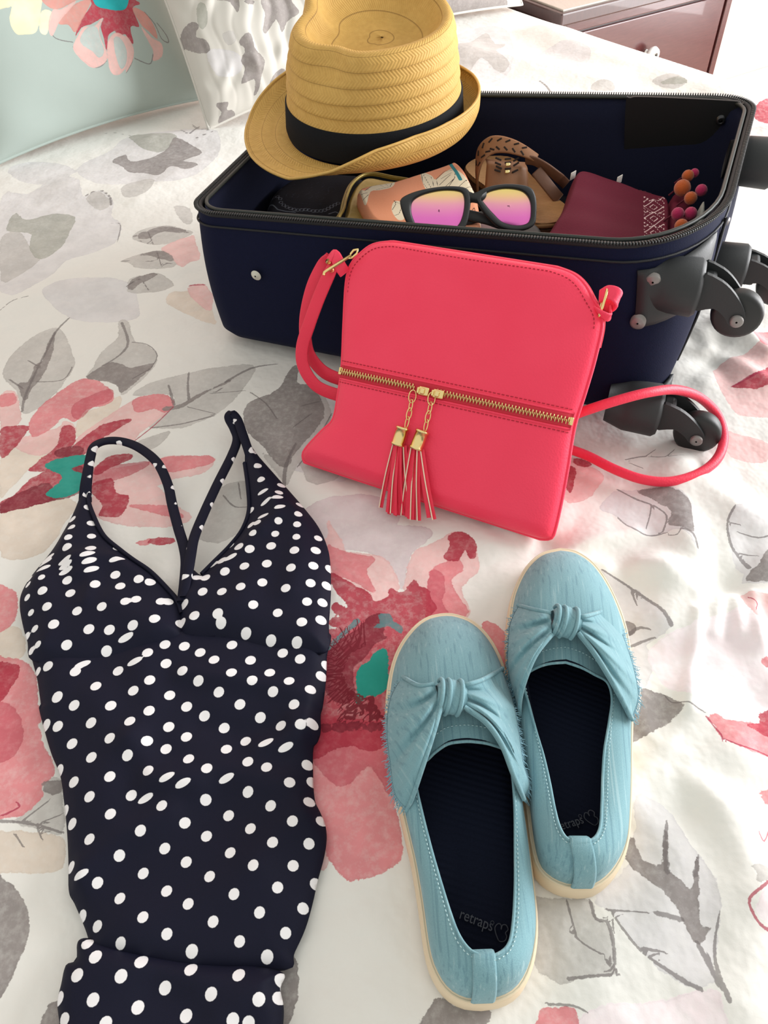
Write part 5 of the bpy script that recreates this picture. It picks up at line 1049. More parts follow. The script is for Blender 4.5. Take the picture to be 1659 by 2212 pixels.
    P = resample(np.vstack([R, R[:1]])+np.array([0, 0, .0007]), 520)
    for i in range(0, len(P)-2, 4):
        if .40 > np.clip(((P[i]-heel)@axis)/np.linalg.norm(toe-heel), 0, 1) or True: st.append(tube([P[i], P[i+1], P[i+2]], .00038, 4))
    obj('collar_stitching', join(st), M_tstitch, root, kind='stuff')
    # heel tab
    tw = .0135; hi = [U[k][0]+out[0]*.0014 for k in range(1, K)]; top = C[0]+np.array([0, 0, .0012]); inn = C[0]-out[0]*.004-np.array([0, 0, .006])
    path = np.array(hi+[top, inn]); side = T[0]
    obj('heel_tab', ribbon(path, side, np.linspace(tw*1.05, tw, len(path)), .0022), MU, root, 'folded heel tab')
    # ---- bow
    kc = at(*d['knot'], .074)
    def wing(upper, outer, lower, knot_edge, nm):
        "fan of cloth from the knot to the frayed outer edge; px outline, heights fall towards the sole"
        m, q = 30, 44
        zi = lambda s: .078-.040*s**2.4
        up = resample(catmull(np.array(upper, float), 8), m); lo = resample(catmull(np.array(lower, float), 8), m); ou = resample(catmull(np.array(outer, float), 8), q)
        Gx = np.zeros((m, q, 3))
        s = np.linspace(0, 1, m); t = np.linspace(0, 1, q)
        ke = np.array(knot_edge[0])+(np.array(knot_edge[1])-np.array(knot_edge[0]))*t[:, None]
        for i in range(m):
            for j in range(q):                     # Coons patch in the photo outline
                c1 = (1-t[j])*up[i]+t[j]*lo[i]; c2 = (1-s[i])*ke[j]+s[i]*ou[j]
                b = (1-s[i])*((1-t[j])*ke[0]+t[j]*ke[-1])+s[i]*((1-t[j])*ou[0]+t[j]*ou[-1])
                p = c1+c2-b
                pl = .0078*math.sin(min(1, s[i]*4)*math.pi/2)*(1.05-.55*s[i])*(abs(math.sin(t[j]*math.pi*2.6+.7*s[i]+nm))-.5)+.0016*math.sin(t[j]*math.pi*11+2*nm)*s[i]*(1-.3*s[i])
                Gx[i, j] = at(p[0], p[1], zi(s[i])+.005*math.sin(math.pi*t[j])*s[i]+pl)
        V, F = gridf(Gx, flip=(nm > 1)); o = obj('bow_wing', (V, F), MB, root, solid=.0022, offset=-1.0)
        for e in (Gx[:, 0], Gx[:, -1]):
            obj('hem_roll', tube(e+np.array([0, 0, .0008]), .0017, 6), MB, o)
        fr = []; E_ = resample(Gx[-1], 170); Ein = resample(Gx[-4], 170)
        for i in range(170):
            dr = nrm(E_[i]-Ein[i]); tip = dr*.0055*rng.uniform(.5, 1.3)+rng.normal(0, .0012, 3)+np.array([0, 0, .0006]); fr.append(tube([E_[i]-dr*.002, E_[i]+tip*.5+rng.normal(0, .0004, 3), E_[i]+tip], [.00035, .0003, .0002], 4, cap=False))
        obj('frayed_fringe', join(fr), M_fray, o, kind='stuff'); return o
    wing(d['wl_up'], d['wl_out'], d['wl_lo'], d['wl_k'], 0.4); wing(d['wr_up'], d['wr_out'], d['wr_lo'], d['wr_k'], 1.6)
    # knot: a wrapped roll of cloth
    kx = nrm(np.array(at(*d['wr_k'][0], .072))-np.array(at(*d['wl_k'][0], .072))); kx[2] = 0; kx = nrm(kx); ky = np.cross([0, 0, 1.], kx)
    rings_ = []
    for s in np.linspace(-1, 1, 15):
        w_ = .0115*(1-.35*abs(s)**3); rr = []
        for a in np.linspace(0, 2*math.pi, 28, endpoint=False):
            rr.append(kc+kx*(s*.0105+.002*math.sin(a))+ky*(math.cos(a)*w_*1.12)+np.array([0, 0, math.sin(a)*w_*.75+.0008*math.sin(3*s*3+a*2)]))
        rings_.append(rr)
    V, F = gridf(np.array(rings_), cv=True); F = F+[list(range(28))[::-1], list(range(14*28, 15*28))]
    kn = obj('bow_knot', (V, F), MB, root)
    for s in (-.75, -.25, .55):
        obj('knot_fold', tube([kc+kx*(s*.0105+.003*math.sin(a))+ky*(math.cos(a)*.0128)+np.array([0, 0, math.sin(a)*.0092]) for a in np.linspace(-.2, math.pi+.2, 16)], .0016, 6), MB, kn)
    # writing on the heel of the footbed
    cu = bpy.data.curves.new('brand_text', 'FONT'); cu.body = d['text']; cu.size = 1.0; cu.extrude = .004
    tmp = bpy.data.objects.new('brand_text_tmp', cu); COL.objects.link(tmp); dg = bpy.context.evaluated_depsgraph_get(); me = bpy.data.meshes.new_from_object(tmp.evaluated_get(dg)); bpy.data.objects.remove(tmp)
    v = np.array([x.co[:] for x in me.vertices]); fcs = [list(p.vertices) for p in me.polygons]; bpy.data.meshes.remove(me)
    a_, b_ = at(*d['tx0'], .0245), at(*d['tx1'], .0245); tu = nrm(b_-a_); tv = np.cross([0, 0, 1.], tu); w0 = v[:, 0].max()-v[:, 0].min(); k = np.linalg.norm(b_-a_)/w0
    Vt = a_+(v[:, :1]-v[:, 0].min())*k*tu+v[:, 1:2]*k*1.25*tv+v[:, 2:3]*.06*np.array([0, 0, 1.])
    obj('brand_lettering', (Vt, fcs), M_logo, root, 'dark grey lettering on the insole', flat=True)
    lc = at(*d['logo'], .0247); hp = [(0, -.9), (-.55, -.2), (-.75, .35), (-.45, .85), (-.1, .75), (0, .3), (.05, .85), (.45, 1.0), (.8, .6), (.6, .15), (.85, -.2), (.75, -.7), (.35, -.95)]
    obj('brand_emblem', tube(catmull([lc+(tu*x+tv*y)*.0052 for x, y in hp], 5, True), .00038, 5, True), M_logo, root, 'dark grey looped emblem')
    lr = lc-tu*.0062+tv*.0035
    obj('registered_mark', tube([lr+(tu*math.cos(a)+tv*math.sin(a))*.0011 for a in np.linspace(0, 6.283, 10, endpoint=False)], .00025, 4, True), M_logo, root)
left = dict(
  solR=[(1040, 2183), (1085, 2175), (1122, 2150), (1146, 2105), (1158, 2050), (1160, 1990), (1151, 1905), (1140, 1817), (1126, 1719), (1118, 1620), (1108, 1530), (1088, 1450), (1058, 1392), (1020, 1356), (978, 1341), (950, 1341)],
  solL=[(950, 1341), (922, 1348), (893, 1368), (862, 1408), (843, 1455), (833, 1520), (834, 1590), (844, 1670), (863, 1763), (878, 1830), (889, 1880), (903, 1965), (918, 2070), (938, 2125), (965, 2160), (1001, 2179), (1040, 2183)],
  colR=[(1045, 2066, .058), (1072, 2063, .058), (1098, 2042, .056), (1108, 2000, .053), (1113, 1920, .048), (1113, 1830, .044), (1112, 1740, .044), (1106, 1670, .048), (1095, 1625, .052), (1060, 1608, .060), (1020, 1602, .062), (1000, 1602, .062)],
  colL=[(1000, 1602, .062), (968, 1607, .061), (940, 1625, .058), (922, 1642, .054), (903, 1650, .050), (898, 1690, .046), (910, 1750, .044), (930, 1830, .044), (950, 1900, .046), (970, 1965, .050), (990, 2018, .054), (1015, 2052, .057), (1045, 2066, .058)],
  knot=(972, 1506), wl_k=((940, 1478), (952, 1530)), wr_k=((998, 1482), (1004, 1528)),
  wl_up=[(940, 1478), (905, 1482), (868, 1462)], wl_out=[(868, 1462), (842, 1510), (834, 1580), (842, 1660), (852, 1720), (878, 1752)], wl_lo=[(952, 1530), (935, 1590), (912, 1660), (892, 1720), (878, 1752)],
  wr_up=[(998, 1482), (1040, 1470), (1085, 1445)], wr_out=[(1085, 1445), (1108, 1510), (1122, 1580), (1132, 1650), (1146, 1700), (1132, 1728)], wr_lo=[(1004, 1528), (1050, 1560), (1085, 1610), (1108, 1670), (1132, 1728)],
  text='retraps', tx0=(992, 1984), tx1=(1062, 2012), logo=(1081, 2014))
right = dict(
  solR=[(1250, 1939), (1285, 1933), (1320, 1905), (1345, 1862), (1357, 1810), (1362, 1708), (1363, 1600), (1366, 1500), (1356, 1400), (1338, 1335), (1310, 1275), (1278, 1232), (1240, 1207), (1205, 1201)],
  solL=[(1205, 1201), (1165, 1211), (1133, 1238), (1110, 1278), (1096, 1325), (1090, 1400), (1094, 1490), (1103, 1590), (1117, 1690), (1129, 1763), (1138, 1835), (1152, 1888), (1180, 1918), (1215, 1934), (1250, 1939)],
  colR=[(1254, 1816, .058), (1280, 1814, .057), (1296, 1790, .054), (1300, 1740, .048), (1302, 1680, .045), (1306, 1620, .044), (1316, 1560, .045), (1322, 1510, .048), (1312, 1474, .052), (1284, 1457, .057), (1255, 1442, .061), (1222, 1431, .062)],
  colL=[(1222, 1431, .062), (1186, 1434, .061), (1158, 1443, .058), (1134, 1460, .052), (1132, 1485, .048), (1142, 1520, .046), (1158, 1580, .044), (1173, 1630, .044), (1187, 1690, .046), (1199, 1752, .050), (1211, 1792, .055), (1228, 1814, .057), (1254, 1816, .058)],
  knot=(1220, 1344), wl_k=((1190, 1325), (1192, 1372)), wr_k=((1250, 1335), (1250, 1368)),
  wl_up=[(1190, 1325), (1155, 1318), (1120, 1308)], wl_out=[(1120, 1308), (1102, 1345), (1096, 1400), (1098, 1455), (1110, 1500), (1122, 1546)], wl_lo=[(1192, 1372), (1158, 1415), (1136, 1465), (1124, 1510), (1122, 1546)],
  wr_up=[(1250, 1335), (1280, 1328), (1308, 1318)], wr_out=[(1308, 1318), (1338, 1355), (1360, 1410), (1374, 1460), (1380, 1510), (1366, 1556)], wr_lo=[(1250, 1368), (1280, 1405), (1312, 1455), (1340, 1505), (1366, 1556)],
  text='etraps', tx0=(1214, 1793), tx1=(1262, 1778), logo=(1276, 1768))
shoe('light blue chambray slip-on shoe with frayed bow, the nearer one of the pair', left)
shoe('light blue chambray slip-on shoe with frayed bow, set further from the swimsuit', right)
# ------------------------------------------------------------------ what is packed in the suitcase
sxl, syl = nrm((RNR-RNL)*np.array([1, 1, 0])), nrm((RFR-RNR)*np.array([1, 1, 0]))
def LW(l, w_, z): return np.array([*(RNL[:2]+sxl[:2]*l+syl[:2]*w_), z])
def soft(name, px, z, T, mat, parent=None, label=None, sp=.003, edge=.012, base=None, wob=.002, freq=60, paint=None, origin=None, slope=None, hemz=0):
    "padded piece of cloth whose outline was traced at height z; T thick"
    P = np.array([at(x, y, z)[:2] for x, y in px]) if not isinstance(px, np.ndarray) else px
    poly = catmull(P, 4, True); b = z-T if base is None else base
    sl = slope or (lambda x, y: 0*x)
    def top(x, y, d): return b+(z-b)*np.sqrt(np.clip(1-(1-np.clip(d/edge, 0, 1))**2, 0, 1))+sl(x, y)*smooth(0, edge, d)+smooth(0, edge, d)*wob*np.sin(x*freq+y*freq*.6)*np.sin(y*freq*.9-x*freq*.4)
    def bot(x, y, d): return np.full_like(x, b)
    V, F, x, y = cloth_sheet(poly, sp, top, bot)
    o = obj(name, (V, F), mat, parent, label, origin=origin if parent is None else None)
    if paint:
        for nm, items in paint.items():
            f = np.full(x.shape, -10.0)
            for it in items:
                kind, pts, w0 = it
                q = np.array([at(*p, z)[:2] for p in pts])
                d = sdf_poly(x, y, catmull(q, 3, True)) if kind == 'poly' else dist_line(x, y, q, w0/1000)
                f = np.maximum(f, np.clip(d*1000, -10, 20))
            attr(o, nm, f)
    return o
def cloth_print(name, base, base2, prints, rough=.8, sheen=.2, sc=900, metal=0.0, bump=.3):
    t = NT(name); n = t.noise(sc, 3, .6); c = t.mix(n, lin(*base), lin(*base2))
    for a, rgb in prints: c = t.mix(t.sstep(t.attr(a), -.18, .18), c, lin(*rgb))
    t.p(color=c, rough=rough, spec=.25, metal=metal); t.bump(n, bump, .0005); return t.m
# dark clothes filling the bottom
pol = np.array([LW(l, w_, 0)[:2] for l, w_ in [(.03, .03), (.15, .025), (.30, .03), (.42, .03), (.49, .06), (.50, .20), (.49, .33), (.30, .345), (.10, .34), (.035, .30)]])
o = soft('folded_clothes', pol, .082, .06, fabric('black_knit', (12, 13, 18), (24, 25, 32)), base=.024, edge=.02, wob=.004, freq=45, sp=.005, origin=LW(.26, .19, .024)); tag(o, 'black folded clothes packed underneath everything in the suitcase', 'clothing')
# dark embroidered top on the left
C4 = lambda pts: zz(pts, 540, 340, 4.879)
chain = []
cp = resample(catmull(np.array(C4([(170,400),(230,400),(310,420),(330,480),(400,530),(500,560),(600,560),(680,570),(780,560),(860,520),(930,480)])), 6), 22)
for i, (x, y) in enumerate(cp):
    chain.append(('line', [(x+4.2*math.cos(a), y+2.6*math.sin(a)) for a in np.linspace(0, 6.283, 9)], .55))
chain += [('line', C4([(160,490),(200,460),(240,490),(290,540),(380,565),(480,580)]), .8), ('line', C4([(830,590),(900,570),(950,590)]), .8), ('line', C4([(160,310),(240,330),(340,310)]), .5)]
faint = [('line', [(540+(cx+40*math.cos(a))/4.879, 340+(cy+26*math.sin(a))/4.879) for a in np.linspace(0, 6.283, 10)], .35) for cx, cy in ((620,300),(620,420),(740,290),(740,430),(690,360),(590,370),(790,360),(300,270),(440,260),(480,410),(420,400),(860,330))]
faint += [('line', C4([(380,440),(440,480),(540,500),(660,510),(760,500)]), .35), ('line', C4([(560,200),(620,240),(640,210)]), .35)]
M_emb = cloth_print('navy_embroidered_cotton', (10, 13, 24), (18, 22, 36), [('faint', (44, 52, 70)), ('chain', (112, 118, 130))])
o = soft('embroidered_top', [(560, 490), (566, 430), (590, 395), (640, 372), (740, 366), (800, 380), (800, 480), (740, 500), (640, 497)], .122, .04, M_emb, paint={'chain': chain, 'faint': faint}, sp=.0013, edge=.02, wob=.002, freq=50, origin=LW(.09, .13, .082)); tag(o, 'dark navy top with pale embroidered chain border under the hat brim', 'clothing')
# gold pouch
M_goldp = simple('crinkled_gold_leather', (196, 172, 96), .38, .35, var=.15, vscale=60, bump=.4, bscale=160, bdist=.0015)
gp = [(735, 492), (738, 455), (745, 425), (757, 400), (778, 382), (806, 377), (850, 385), (930, 400), (1000, 430), (1010, 505), (880, 500)]
pr = thing('gold_pouch', 'crinkled gold zip pouch lying under the peach leaf print pouch', 'pouch', at(830, 440, .105))
soft('pouch_body', gp, .132, .03, M_goldp, pr, sp=.0025, edge=.012, wob=.0015)
ep = catmull(np.array([at(x, y, .131) for x, y in gp]), 5, True); obj('piped_edge', tube(ep, .0022, 8, True), M_goldp, pr); cx_ = ep.mean(0); obj('piped_edge', tube(cx_+(ep-cx_)*.94+np.array([0, 0, .003]), .0019, 8, True), M_goldp, pr)
# peach leaf print pouch
C5 = lambda pts: zz(pts, 560, 340, 2.37)
leafp = [('poly', C5([(495,150),(540,170),(600,122),(690,115),(680,152),(620,168),(570,175),(545,240),(518,185)]), 0), ('poly', C5([(828,80),(880,92),(905,112),(960,68),(1005,60),(1060,110),(1112,175),(1100,230),(1060,180),(1010,160),(960,168),(870,168),(840,135)]), 0), ('poly', C5([(678,270),(692,228),(735,238),(745,310),(710,322)]), 0), ('poly', C5([(1060,300),(1150,290),(1170,310),(1080,322)]), 0)]
ink = [('line', C5(p), .45) for p in ([(540,172),(600,125),(685,118),(670,150),(600,165)], [(505,150),(560,165)], [(520,190),(555,180)], [(530,215),(560,190)], [(600,130),(640,150)], [(630,120),(660,145)], [(828,82),(840,130),(870,165),(900,160),(880,100),(830,80)], [(840,90),(880,150)], [(905,112),(950,70),(1005,62),(1000,110),(960,160),(920,155),(905,112)], [(920,140),(980,90)], [(930,110),(985,80)], [(950,150),(1000,110)], [(1010,160),(1060,120),(1105,175)], [(1030,170),(1080,150)], [(680,270),(700,240),(690,225),(720,240)], [(690,300),(715,290),(735,240)], [(1065,300),(1150,285)], [(1080,285),(1100,260),(1110,290),(1130,260)])]
tealp = [('line', C5([(975,25),(1005,70),(1030,118)]), 2.2)]
M_peach = cloth_print('peach_leaf_print', (232, 150, 112), (240, 166, 130), [('leaf', (238, 224, 196)), ('ink', (40, 26, 24)), ('tealp', (20, 132, 140))], rough=.6)
pp = thing('leaf_print_pouch', 'peach pouch with inked cream leaves and a teal stripe behind the sunglasses', 'pouch', at(900, 430, .13))
soft('pouch_body', [(769, 411), (800, 396), (851, 388), (906, 372), (960, 352), (985, 346), (1005, 362), (1022, 395), (1034, 425), (1040, 500), (1000, 515), (850, 500), (805, 478), (786, 450)], .148, .016, M_peach, pp, sp=.0012, edge=.007, wob=.0012, paint={'leaf': leafp, 'ink': ink, 'tealp': tealp})
# pinkish grey cloth and black case at the near edge
o = soft('grey_pink_cloth', [(990, 505), (1010, 478), (1060, 478), (1110, 492), (1150, 505), (1140, 525), (1000, 525)], .128, .03, simple('dusty_pink_cotton', (122, 98, 98), .85, var=.2, vscale=120, bump=.3), wob=.003, freq=90, sp=.0025, origin=at(1060, 500, .09)); tag(o, 'dusty pink-grey cloth showing beneath the sunglasses at the zip', 'clothing')
o = soft('black_glasses_case', [(1105, 505), (1110, 480), (1150, 472), (1178, 488), (1182, 512), (1150, 525)], .136, .03, M_blk2, wob=.001, sp=.0025, origin=at(1145, 500, .1)); tag(o, 'soft black case at the right end of the sunglasses', 'case')
# sunglasses
def sunglasses():
    N = nrm(np.array([.05, -.80, .60])); P0 = at(1010, 430, .176)
    U = nrm(np.cross([0, 0, 1.], N)); U = U if U[0] > 0 else -U; Vv = nrm(np.cross(N, U))
    Vv = Vv if Vv[2] > 0 else -Vv
    root = thing('sunglasses', 'black framed sunglasses with pink and yellow mirrored lenses', 'sunglasses', P0-Vv*.03)
    Mf = simple('matte_black_acetate', (34, 34, 35), .5, bump=.1, bscale=900)
    def pt(x, y, off=0.0): return on_plane(x, y, P0, N)+N*off
    t = NT('pink_gold_mirror'); tc = t.obj(); sep = t.add('ShaderNodeSeparateXYZ'); t.link(tc, sep.inputs[0])
    g = t.sstep(t.math('ADD', sep.outputs[2], t.math('MULTIPLY', sep.outputs[0], .06)), .004, .040)
    ramp = t.add('ShaderNodeValToRGB'); t.link(g, ramp.inputs[0]); el = ramp.color_ramp.elements; el[0].position = .05; el[0].color = lin(244, 120, 205); el[1].position = .95; el[1].color = lin(248, 232, 120)
    e = el.new(.42); e.color = lin(250, 165, 190); e = el.new(.7); e.color = lin(252, 205, 150)
    t.p(color=ramp.outputs[0], metal=.75, rough=.16, coat=.4); ML = t.m
    Lin = [(888, 452), (893, 433), (918, 419), (958, 411), (994, 414), (1003, 428), (1002, 456), (992, 484), (972, 497), (935, 500), (905, 492), (893, 474)]
    Lout = [(866, 446), (868, 428), (905, 412), (960, 403), (1004, 406), (1016, 424), (1014, 458), (1005, 490), (982, 509), (935, 512), (895, 503), (878, 480)]
    Rin = [(1041, 428), (1058, 414), (1093, 407), (1128, 413), (1145, 433), (1147, 464), (1140, 482), (1116, 487), (1086, 480), (1066, 462), (1050, 444)]
    Rout = [(1026, 424), (1046, 407), (1090, 398), (1140, 403), (1156, 424), (1158, 462), (1152, 488), (1122, 499), (1082, 493), (1055, 472), (1036, 446)]
    def rim(i_, o_, nm):
        I = resample(catmull(np.array([pt(*p) for p in i_]), 8, True), 72, True); O_ = resample(catmull(np.array([pt(*p) for p in o_]), 8, True), 72, True)
        O_ = np.roll(O_, -int(np.argmin(np.linalg.norm(O_-I[0], axis=1))), 0)
        G = np.array([O_-N*.002, O_+N*.0012, O_*.8+I*.2+N*.0022, O_*.25+I*.75+N*.0020, I+N*.0008, I-N*.002]); V, F = gridf(G, cv=True, cu=True); fr = obj('frame_rim', (V, F), Mf, root)
        c = I.mean(0); rows = [c+(I-c)*k+N*(-.0004+.0022*(1-k*k)) for k in np.linspace(1.01, .02, 10)]; V, F = gridf(np.array(rows), cv=True); F = F+[list(range(9*72, 10*72))]
        obj('lens', (V, F), ML, root, 'pink to yellow mirrored lens')
    rim(Lin, Lout, 'l'); rim(Rin, Rout, 'r')
    br = [pt(*p) for p in [(1000, 407), (1022, 418), (1046, 408), (1050, 424), (1036, 438), (1020, 437), (1010, 440), (1004, 425)]]
    obj('bridge', prism(catmull([((p-P0)@U, (p-P0)@Vv) for p in br], 3, True), P0, U, Vv, N, -.002, .002), Mf, root)
    # folded temples behind the front
    for a, b, dz_ in (((872, 438), (1130, 478), -.010), ((1150, 440), (905, 492), -.016)):
        A, Bq = pt(*a, -.003), pt(*b, dz_); mid = A+(Bq-A)*.10-N*.008
        obj('temple', ribbon(catmull([A, mid+N*(dz_+.008), A+(Bq-A)*.5+N*dz_*.4, Bq-Vv*.004], 6), Vv, .011, .0032), Mf, root)
        obj('hinge', box(A-N*.002, (.006, .008, .004), np.array([U, Vv, N]), .001), Mf, root)
sunglasses()
# sandals
M_tan = simple('brown_sandal_leather', (142, 96, 62), .55, var=.18, vscale=50, bump=.3, bscale=260); M_tan2 = simple('dark_brown_sandal_leather', (104, 68, 48), .55, var=.2, vscale=50, bump=.3, bscale=260); M_slit = simple('painted_slit_shadow', (36, 22, 16), .9)  # slit colour: dark boxes laid on the straps stand in for shade inside slits
def footbed_mat():
    t = NT('ribbed_tan_footbed'); w_ = t.add('ShaderNodeTexWave', wave_type='BANDS', bands_direction='Y'); w_.inputs['Scale'].default_value = 95; t.link(t.obj(), w_.inputs['Vector']); n = t.noise(60, 3, .6)
    t.p(color=t.mix(n, lin(176, 128, 82), lin(198, 150, 102)), rough=.7); t.bump(w_.outputs['Fac'], .5, .0012); return t.m
M_foot = footbed_mat()
def sandal():
    root = thing('sandal', 'brown leather sandal with cut-out strap and two gold studs', 'sandal', at(1130, 420, .1))
    a, b = at(1196, 475, .118), at(1075, 372, .118); ax = nrm(b-a); sd = np.array([-ax[1], ax[0], 0.]); Ln = .205
    c0 = a-ax*.012
    outl = [(0, 0), (.008, .024), (.03, .034), (.07, .033), (.12, .034), (.16, .037), (.19, .03), (.205, 0), (.19, -.034), (.16, -.040), (.12, -.034), (.07, -.031), (.03, -.032), (.008, -.022)]
    P = catmull([(c0+ax*x+sd*y)[:2] for x, y in outl], 4, True)
    for nm, z0, z1, m, k in (('sole', .098, .112, M_tan2, 1.0), ('footbed', .112, .119, M_foot, .96)):
        c = P.mean(0); Q = c+(P-c)*k; n = len(Q)
        rows = [np.c_[c+(Q-c)*s, np.full(n, z)] for s, z in ((.97, z0), (1, z0+.001), (1, z1-.002), (.985, z1))]
        V, F = gridf(np.array(rows), cv=True); F = F+[list(range(n))[::-1], list(range(3*n, 4*n))]; obj(nm, (V, F), m, root)
    # standing front band with dark boxes for slits and studs
    N = nrm(np.array([.08, -.86, .50])); P0 = at(1097, 408, .130)
    pt = lambda x, y, o=0.0: on_plane(x, y, P0, N)+N*o
    U = nrm(np.cross([0, 0, 1.], N)); U = U if U[0] > 0 else -U; Vv = np.cross(N, U); Vv = Vv if Vv[2] > 0 else -Vv
    G = np.zeros((20, 22, 3))
    for i, s in enumerate(np.linspace(0, 1, 20)):
        for j, t in enumerate(np.linspace(0, 1, 22)):
            x0 = 1050+6*t; x1 = 1143-3*t; y0 = 415+0*s; y1 = 340+8*s+4*math.sin(math.pi*s)
            G[i, j] = pt(x0+(x1-x0)*s, y0+(y1-y0)*t, .010*math.sin(math.pi*s)**.8-.006-.010*smooth(.75, 1.0, np.array(t)))
    band = obj('front_strap', gridf(G), M_tan, root, 'wide strap with slits', solid=.003, offset=0)
    for (x, y, ang) in ((1074, 345, -25), (1073, 355, -25), (1072, 370, -20), (1075, 363, -28), (1112, 346, 25), (1112, 356, 25), (1110, 371, 20), (1094, 345, 0), (1094, 353, 0), (1094, 366, 0)):
        c = pt(x, y, .0072 if abs(ang) < 5 else .0062); r = math.radians(ang); u1 = math.cos(r)*U-math.sin(r)*Vv*-1 if False else math.cos(r)*U+math.sin(r)*Vv; obj('slit', box(c, (.0078, .0022, .0012), np.array([u1, np.cross(N, u1), N]), .0004), M_slit, band)
    for (x, y) in ((1093.5, 357.5), (1092, 373)):
        obj('gold_stud', box(pt(x, y, .0085), (.0056, .0040, .0022), np.array([U, Vv, N]), .0008), M_gold, band)
    # side strap
    q = [at(1222, 398, .125), at(1205, 382, .140), at(1180, 362, .152), at(1155, 348, .158), at(1135, 345, .158)]
    obj('side_strap', ribbon(catmull(np.array(q), 6), nrm(np.array([0, -.3, 1.])), .012, .0028), M_tan2, root)
    q = [at(1158, 368, .150), at(1175, 390, .140), at(1195, 415, .128), at(1208, 430, .120)]
    obj('side_strap', ribbon(catmull(np.array(q), 6), nrm(np.array([.7, .5, .6])), .014, .0028), M_tan2, root)
def sandal_back():
    root = thing('sandal', 'darker brown sandal whose slit ankle strap arches behind the studded strap', 'sandal', at(1050, 400, .1))
    a, b = at(1010, 420, .104), at(1080, 340, .104); ax = nrm(b-a); sd = np.array([-ax[1], ax[0], 0.]); c0 = a
    outl = [(0, 0), (.008, .022), (.03, .031), (.07, .031), (.12, .031), (.15, .03), (.17, 0), (.15, -.03), (.12, -.032), (.07, -.03), (.03, -.03), (.008, -.022)]
    P = catmull([(c0+ax*x+sd*y)[:2] for x, y in outl], 4, True); n = len(P); c = P.mean(0)
    rows = [np.c_[c+(P-c)*s, np.full(n, z)] for s, z in ((.97, .088), (1, .090), (1, .100), (.985, .103))]
    V, F = gridf(np.array(rows), cv=True); F = F+[list(range(n))[::-1], list(range(3*n, 4*n))]; obj('sole', (V, F), M_tan2, root)
    q = [at(1032, 420, .115), at(1031, 375, .140), at(1040, 335, .160), at(1062, 314, .170), at(1095, 314, .172), at(1130, 326, .168), at(1160, 342, .160)]
    path = catmull(np.array(q), 8); wd = np.interp(np.linspace(0, 1, len(path)), [0, .3, .5, .75, 1], [.010, .018, .022, .016, .010])
    st = obj('ankle_strap', ribbon(path, nrm(np.array([0, .75, .66])), wd, .003), M_tan, root, 'arched strap with slits')
    for k in range(12, len(path)-8, 4):
        T_ = nrm(path[k+1]-path[k-1]); N_ = nrm(np.cross(T_, nrm(np.array([0, .75, .66])))); N_ = N_ if N_@(CPOS-path[k]) > 0 else -N_
        for s in (-.25, .25):
            r = .6 if s > 0 else -.6; sdv = np.cross(N_, T_); u1 = math.cos(r)*T_+math.sin(r)*sdv
            obj('slit', box(path[k]+N_*.0015+sdv*wd[k]*s, (.0062, .0020, .001), np.array([u1, np.cross(N_, u1), N_]), .0003), M_slit, st)
sandal_back(); sandal()
# burgundy cover-up with woven band and pompoms
Z5b = lambda pts: zz(pts, 1150, 340, 3.259)
wov = []
for cy, h in ((310, 46), (402, 48), (506, 58), (598, 40)):
    for k in (1.0, .42):
        wov.append(('line', Z5b([(862-68*k, cy+6*k), (862, cy-h*k), (862+68*k, cy-6*k), (862, cy+h*k), (862-68*k, cy+6*k)]), .55))
for cy in (262, 355, 452, 556):
    wov.append(('line', Z5b([(800, cy-14), (830, cy+10), (862, cy-4), (895, cy+6), (930, cy-18)]), .5)); wov.append(('line', Z5b([(795, cy+16), (825, cy-6)]), .5)); wov.append(('line', Z5b([(900, cy-10), (932, cy+10)]), .5))
for x in (792, 936):
    for y in range(250, 620, 26): wov.append(('line', Z5b([(x+(0 if x > 850 else (420-y)*-.0), y), (x, y+10)]), .5))
M_burg = cloth_print('burgundy_cotton', (84, 11, 34), (104, 17, 44), [('woven', (226, 196, 196))], sc=500, bump=.5)
cv = thing('beach_cover_up', 'burgundy folded cover-up with woven white band and felt pompoms', 'clothing', at(1340, 450, .09))
soft('folded_cloth', [(1168, 530), (1185, 490), (1212, 445), (1230, 392), (1240, 376), (1262, 370), (1300, 373), (1345, 383), (1390, 400), (1425, 408), (1450, 420), (1452, 480), (1450, 545), (1300, 540)], .142, .022, M_burg, cv, sp=.0014, edge=.009, wob=.0015, freq=70, paint={'woven': wov}, slope=lambda x, y: .006*np.sin(x*30+1)-.0)
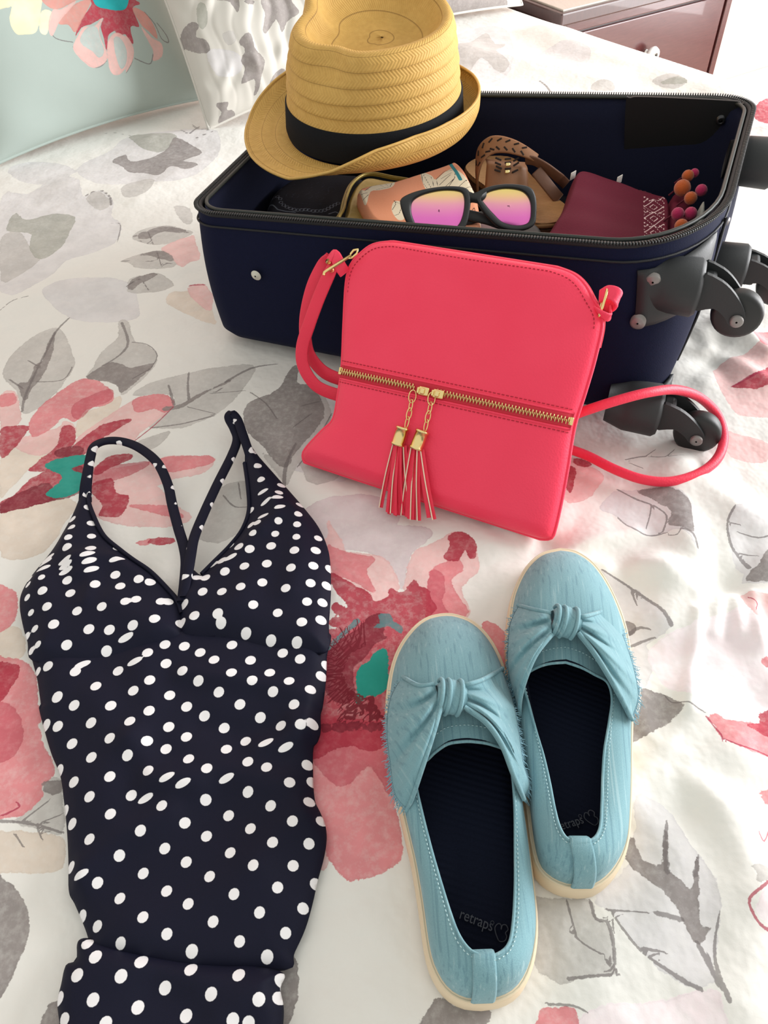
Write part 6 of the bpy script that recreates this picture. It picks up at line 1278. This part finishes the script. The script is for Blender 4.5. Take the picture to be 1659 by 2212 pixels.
soft('under_fold', [(1182, 520), (1192, 492), (1218, 450), (1238, 398), (1262, 378), (1340, 390), (1420, 416), (1440, 440), (1440, 535), (1300, 530)], .122, .04, simple('burgundy_cotton_plain', (92, 13, 38), .85, bump=.5, bscale=500), cv, sp=.004, edge=.010)
soft('fringe_edge', [(1432, 545), (1436, 480), (1440, 420), (1470, 395), (1500, 400), (1505, 440), (1498, 500), (1470, 540)], .134, .05, M_burg, cv, sp=.003, edge=.012, wob=.003, freq=110, paint={'woven': [('line', [(0, 0), (1, 1)], .1)]})
M_cord = simple('burgundy_cord', (84, 11, 34), .9); M_or = simple('orange_felt', (196, 92, 34), .95, var=.2, vscale=150, bump=.9, bscale=700, bdist=.001, sheen=.4); M_pk = simple('magenta_felt', (188, 34, 92), .95, var=.2, vscale=150, bump=.9, bscale=700, bdist=.001, sheen=.4)
for x, y, r, m in ((1486, 380, 13, 0), (1500, 374, 10, 1), (1474, 406, 18, 0), (1515, 411, 13, 1), (1492, 428, 14, 0), (1464, 462, 14, 1), (1492, 461, 14, 1), (1472, 488, 15, 0)):
    c = at(x, y, .146); rad = np.linalg.norm(at(x+r, y, .146)-c); obj('pompom', sphere(c, rad, 16, 11), M_pk if m else M_or, cv, 'magenta felt pompom' if m else 'orange felt pompom')
    b2 = c+np.array([-.012, .004, -.010]); obj('pompom_cord', tube(catmull([c, (c+b2)/2+np.array([0, 0, .002]), b2], 4), .0011, 5), M_cord, cv)
for x, y in ((1238, 379), (1338, 388)):
    c = at(x, y, .140); obj('care_tag', box(c, (.007, .001, .009), np.array([nrm([1, .4, .3]), nrm([-.4, 1, 0]), [0, 0, 1.]]), .0002), M_white, cv, 'small white tag')
o = soft('white_garment', [(1490, 520), (1500, 480), (1512, 430), (1528, 420), (1530, 450), (1515, 510)], .112, .03, simple('white_cotton', (222, 218, 208), .85, bump=.3), sp=.003, edge=.008, wob=.003, freq=120, origin=at(1512, 470, .085)); tag(o, 'small fold of white cloth behind the pompoms at the suitcase end', 'clothing')
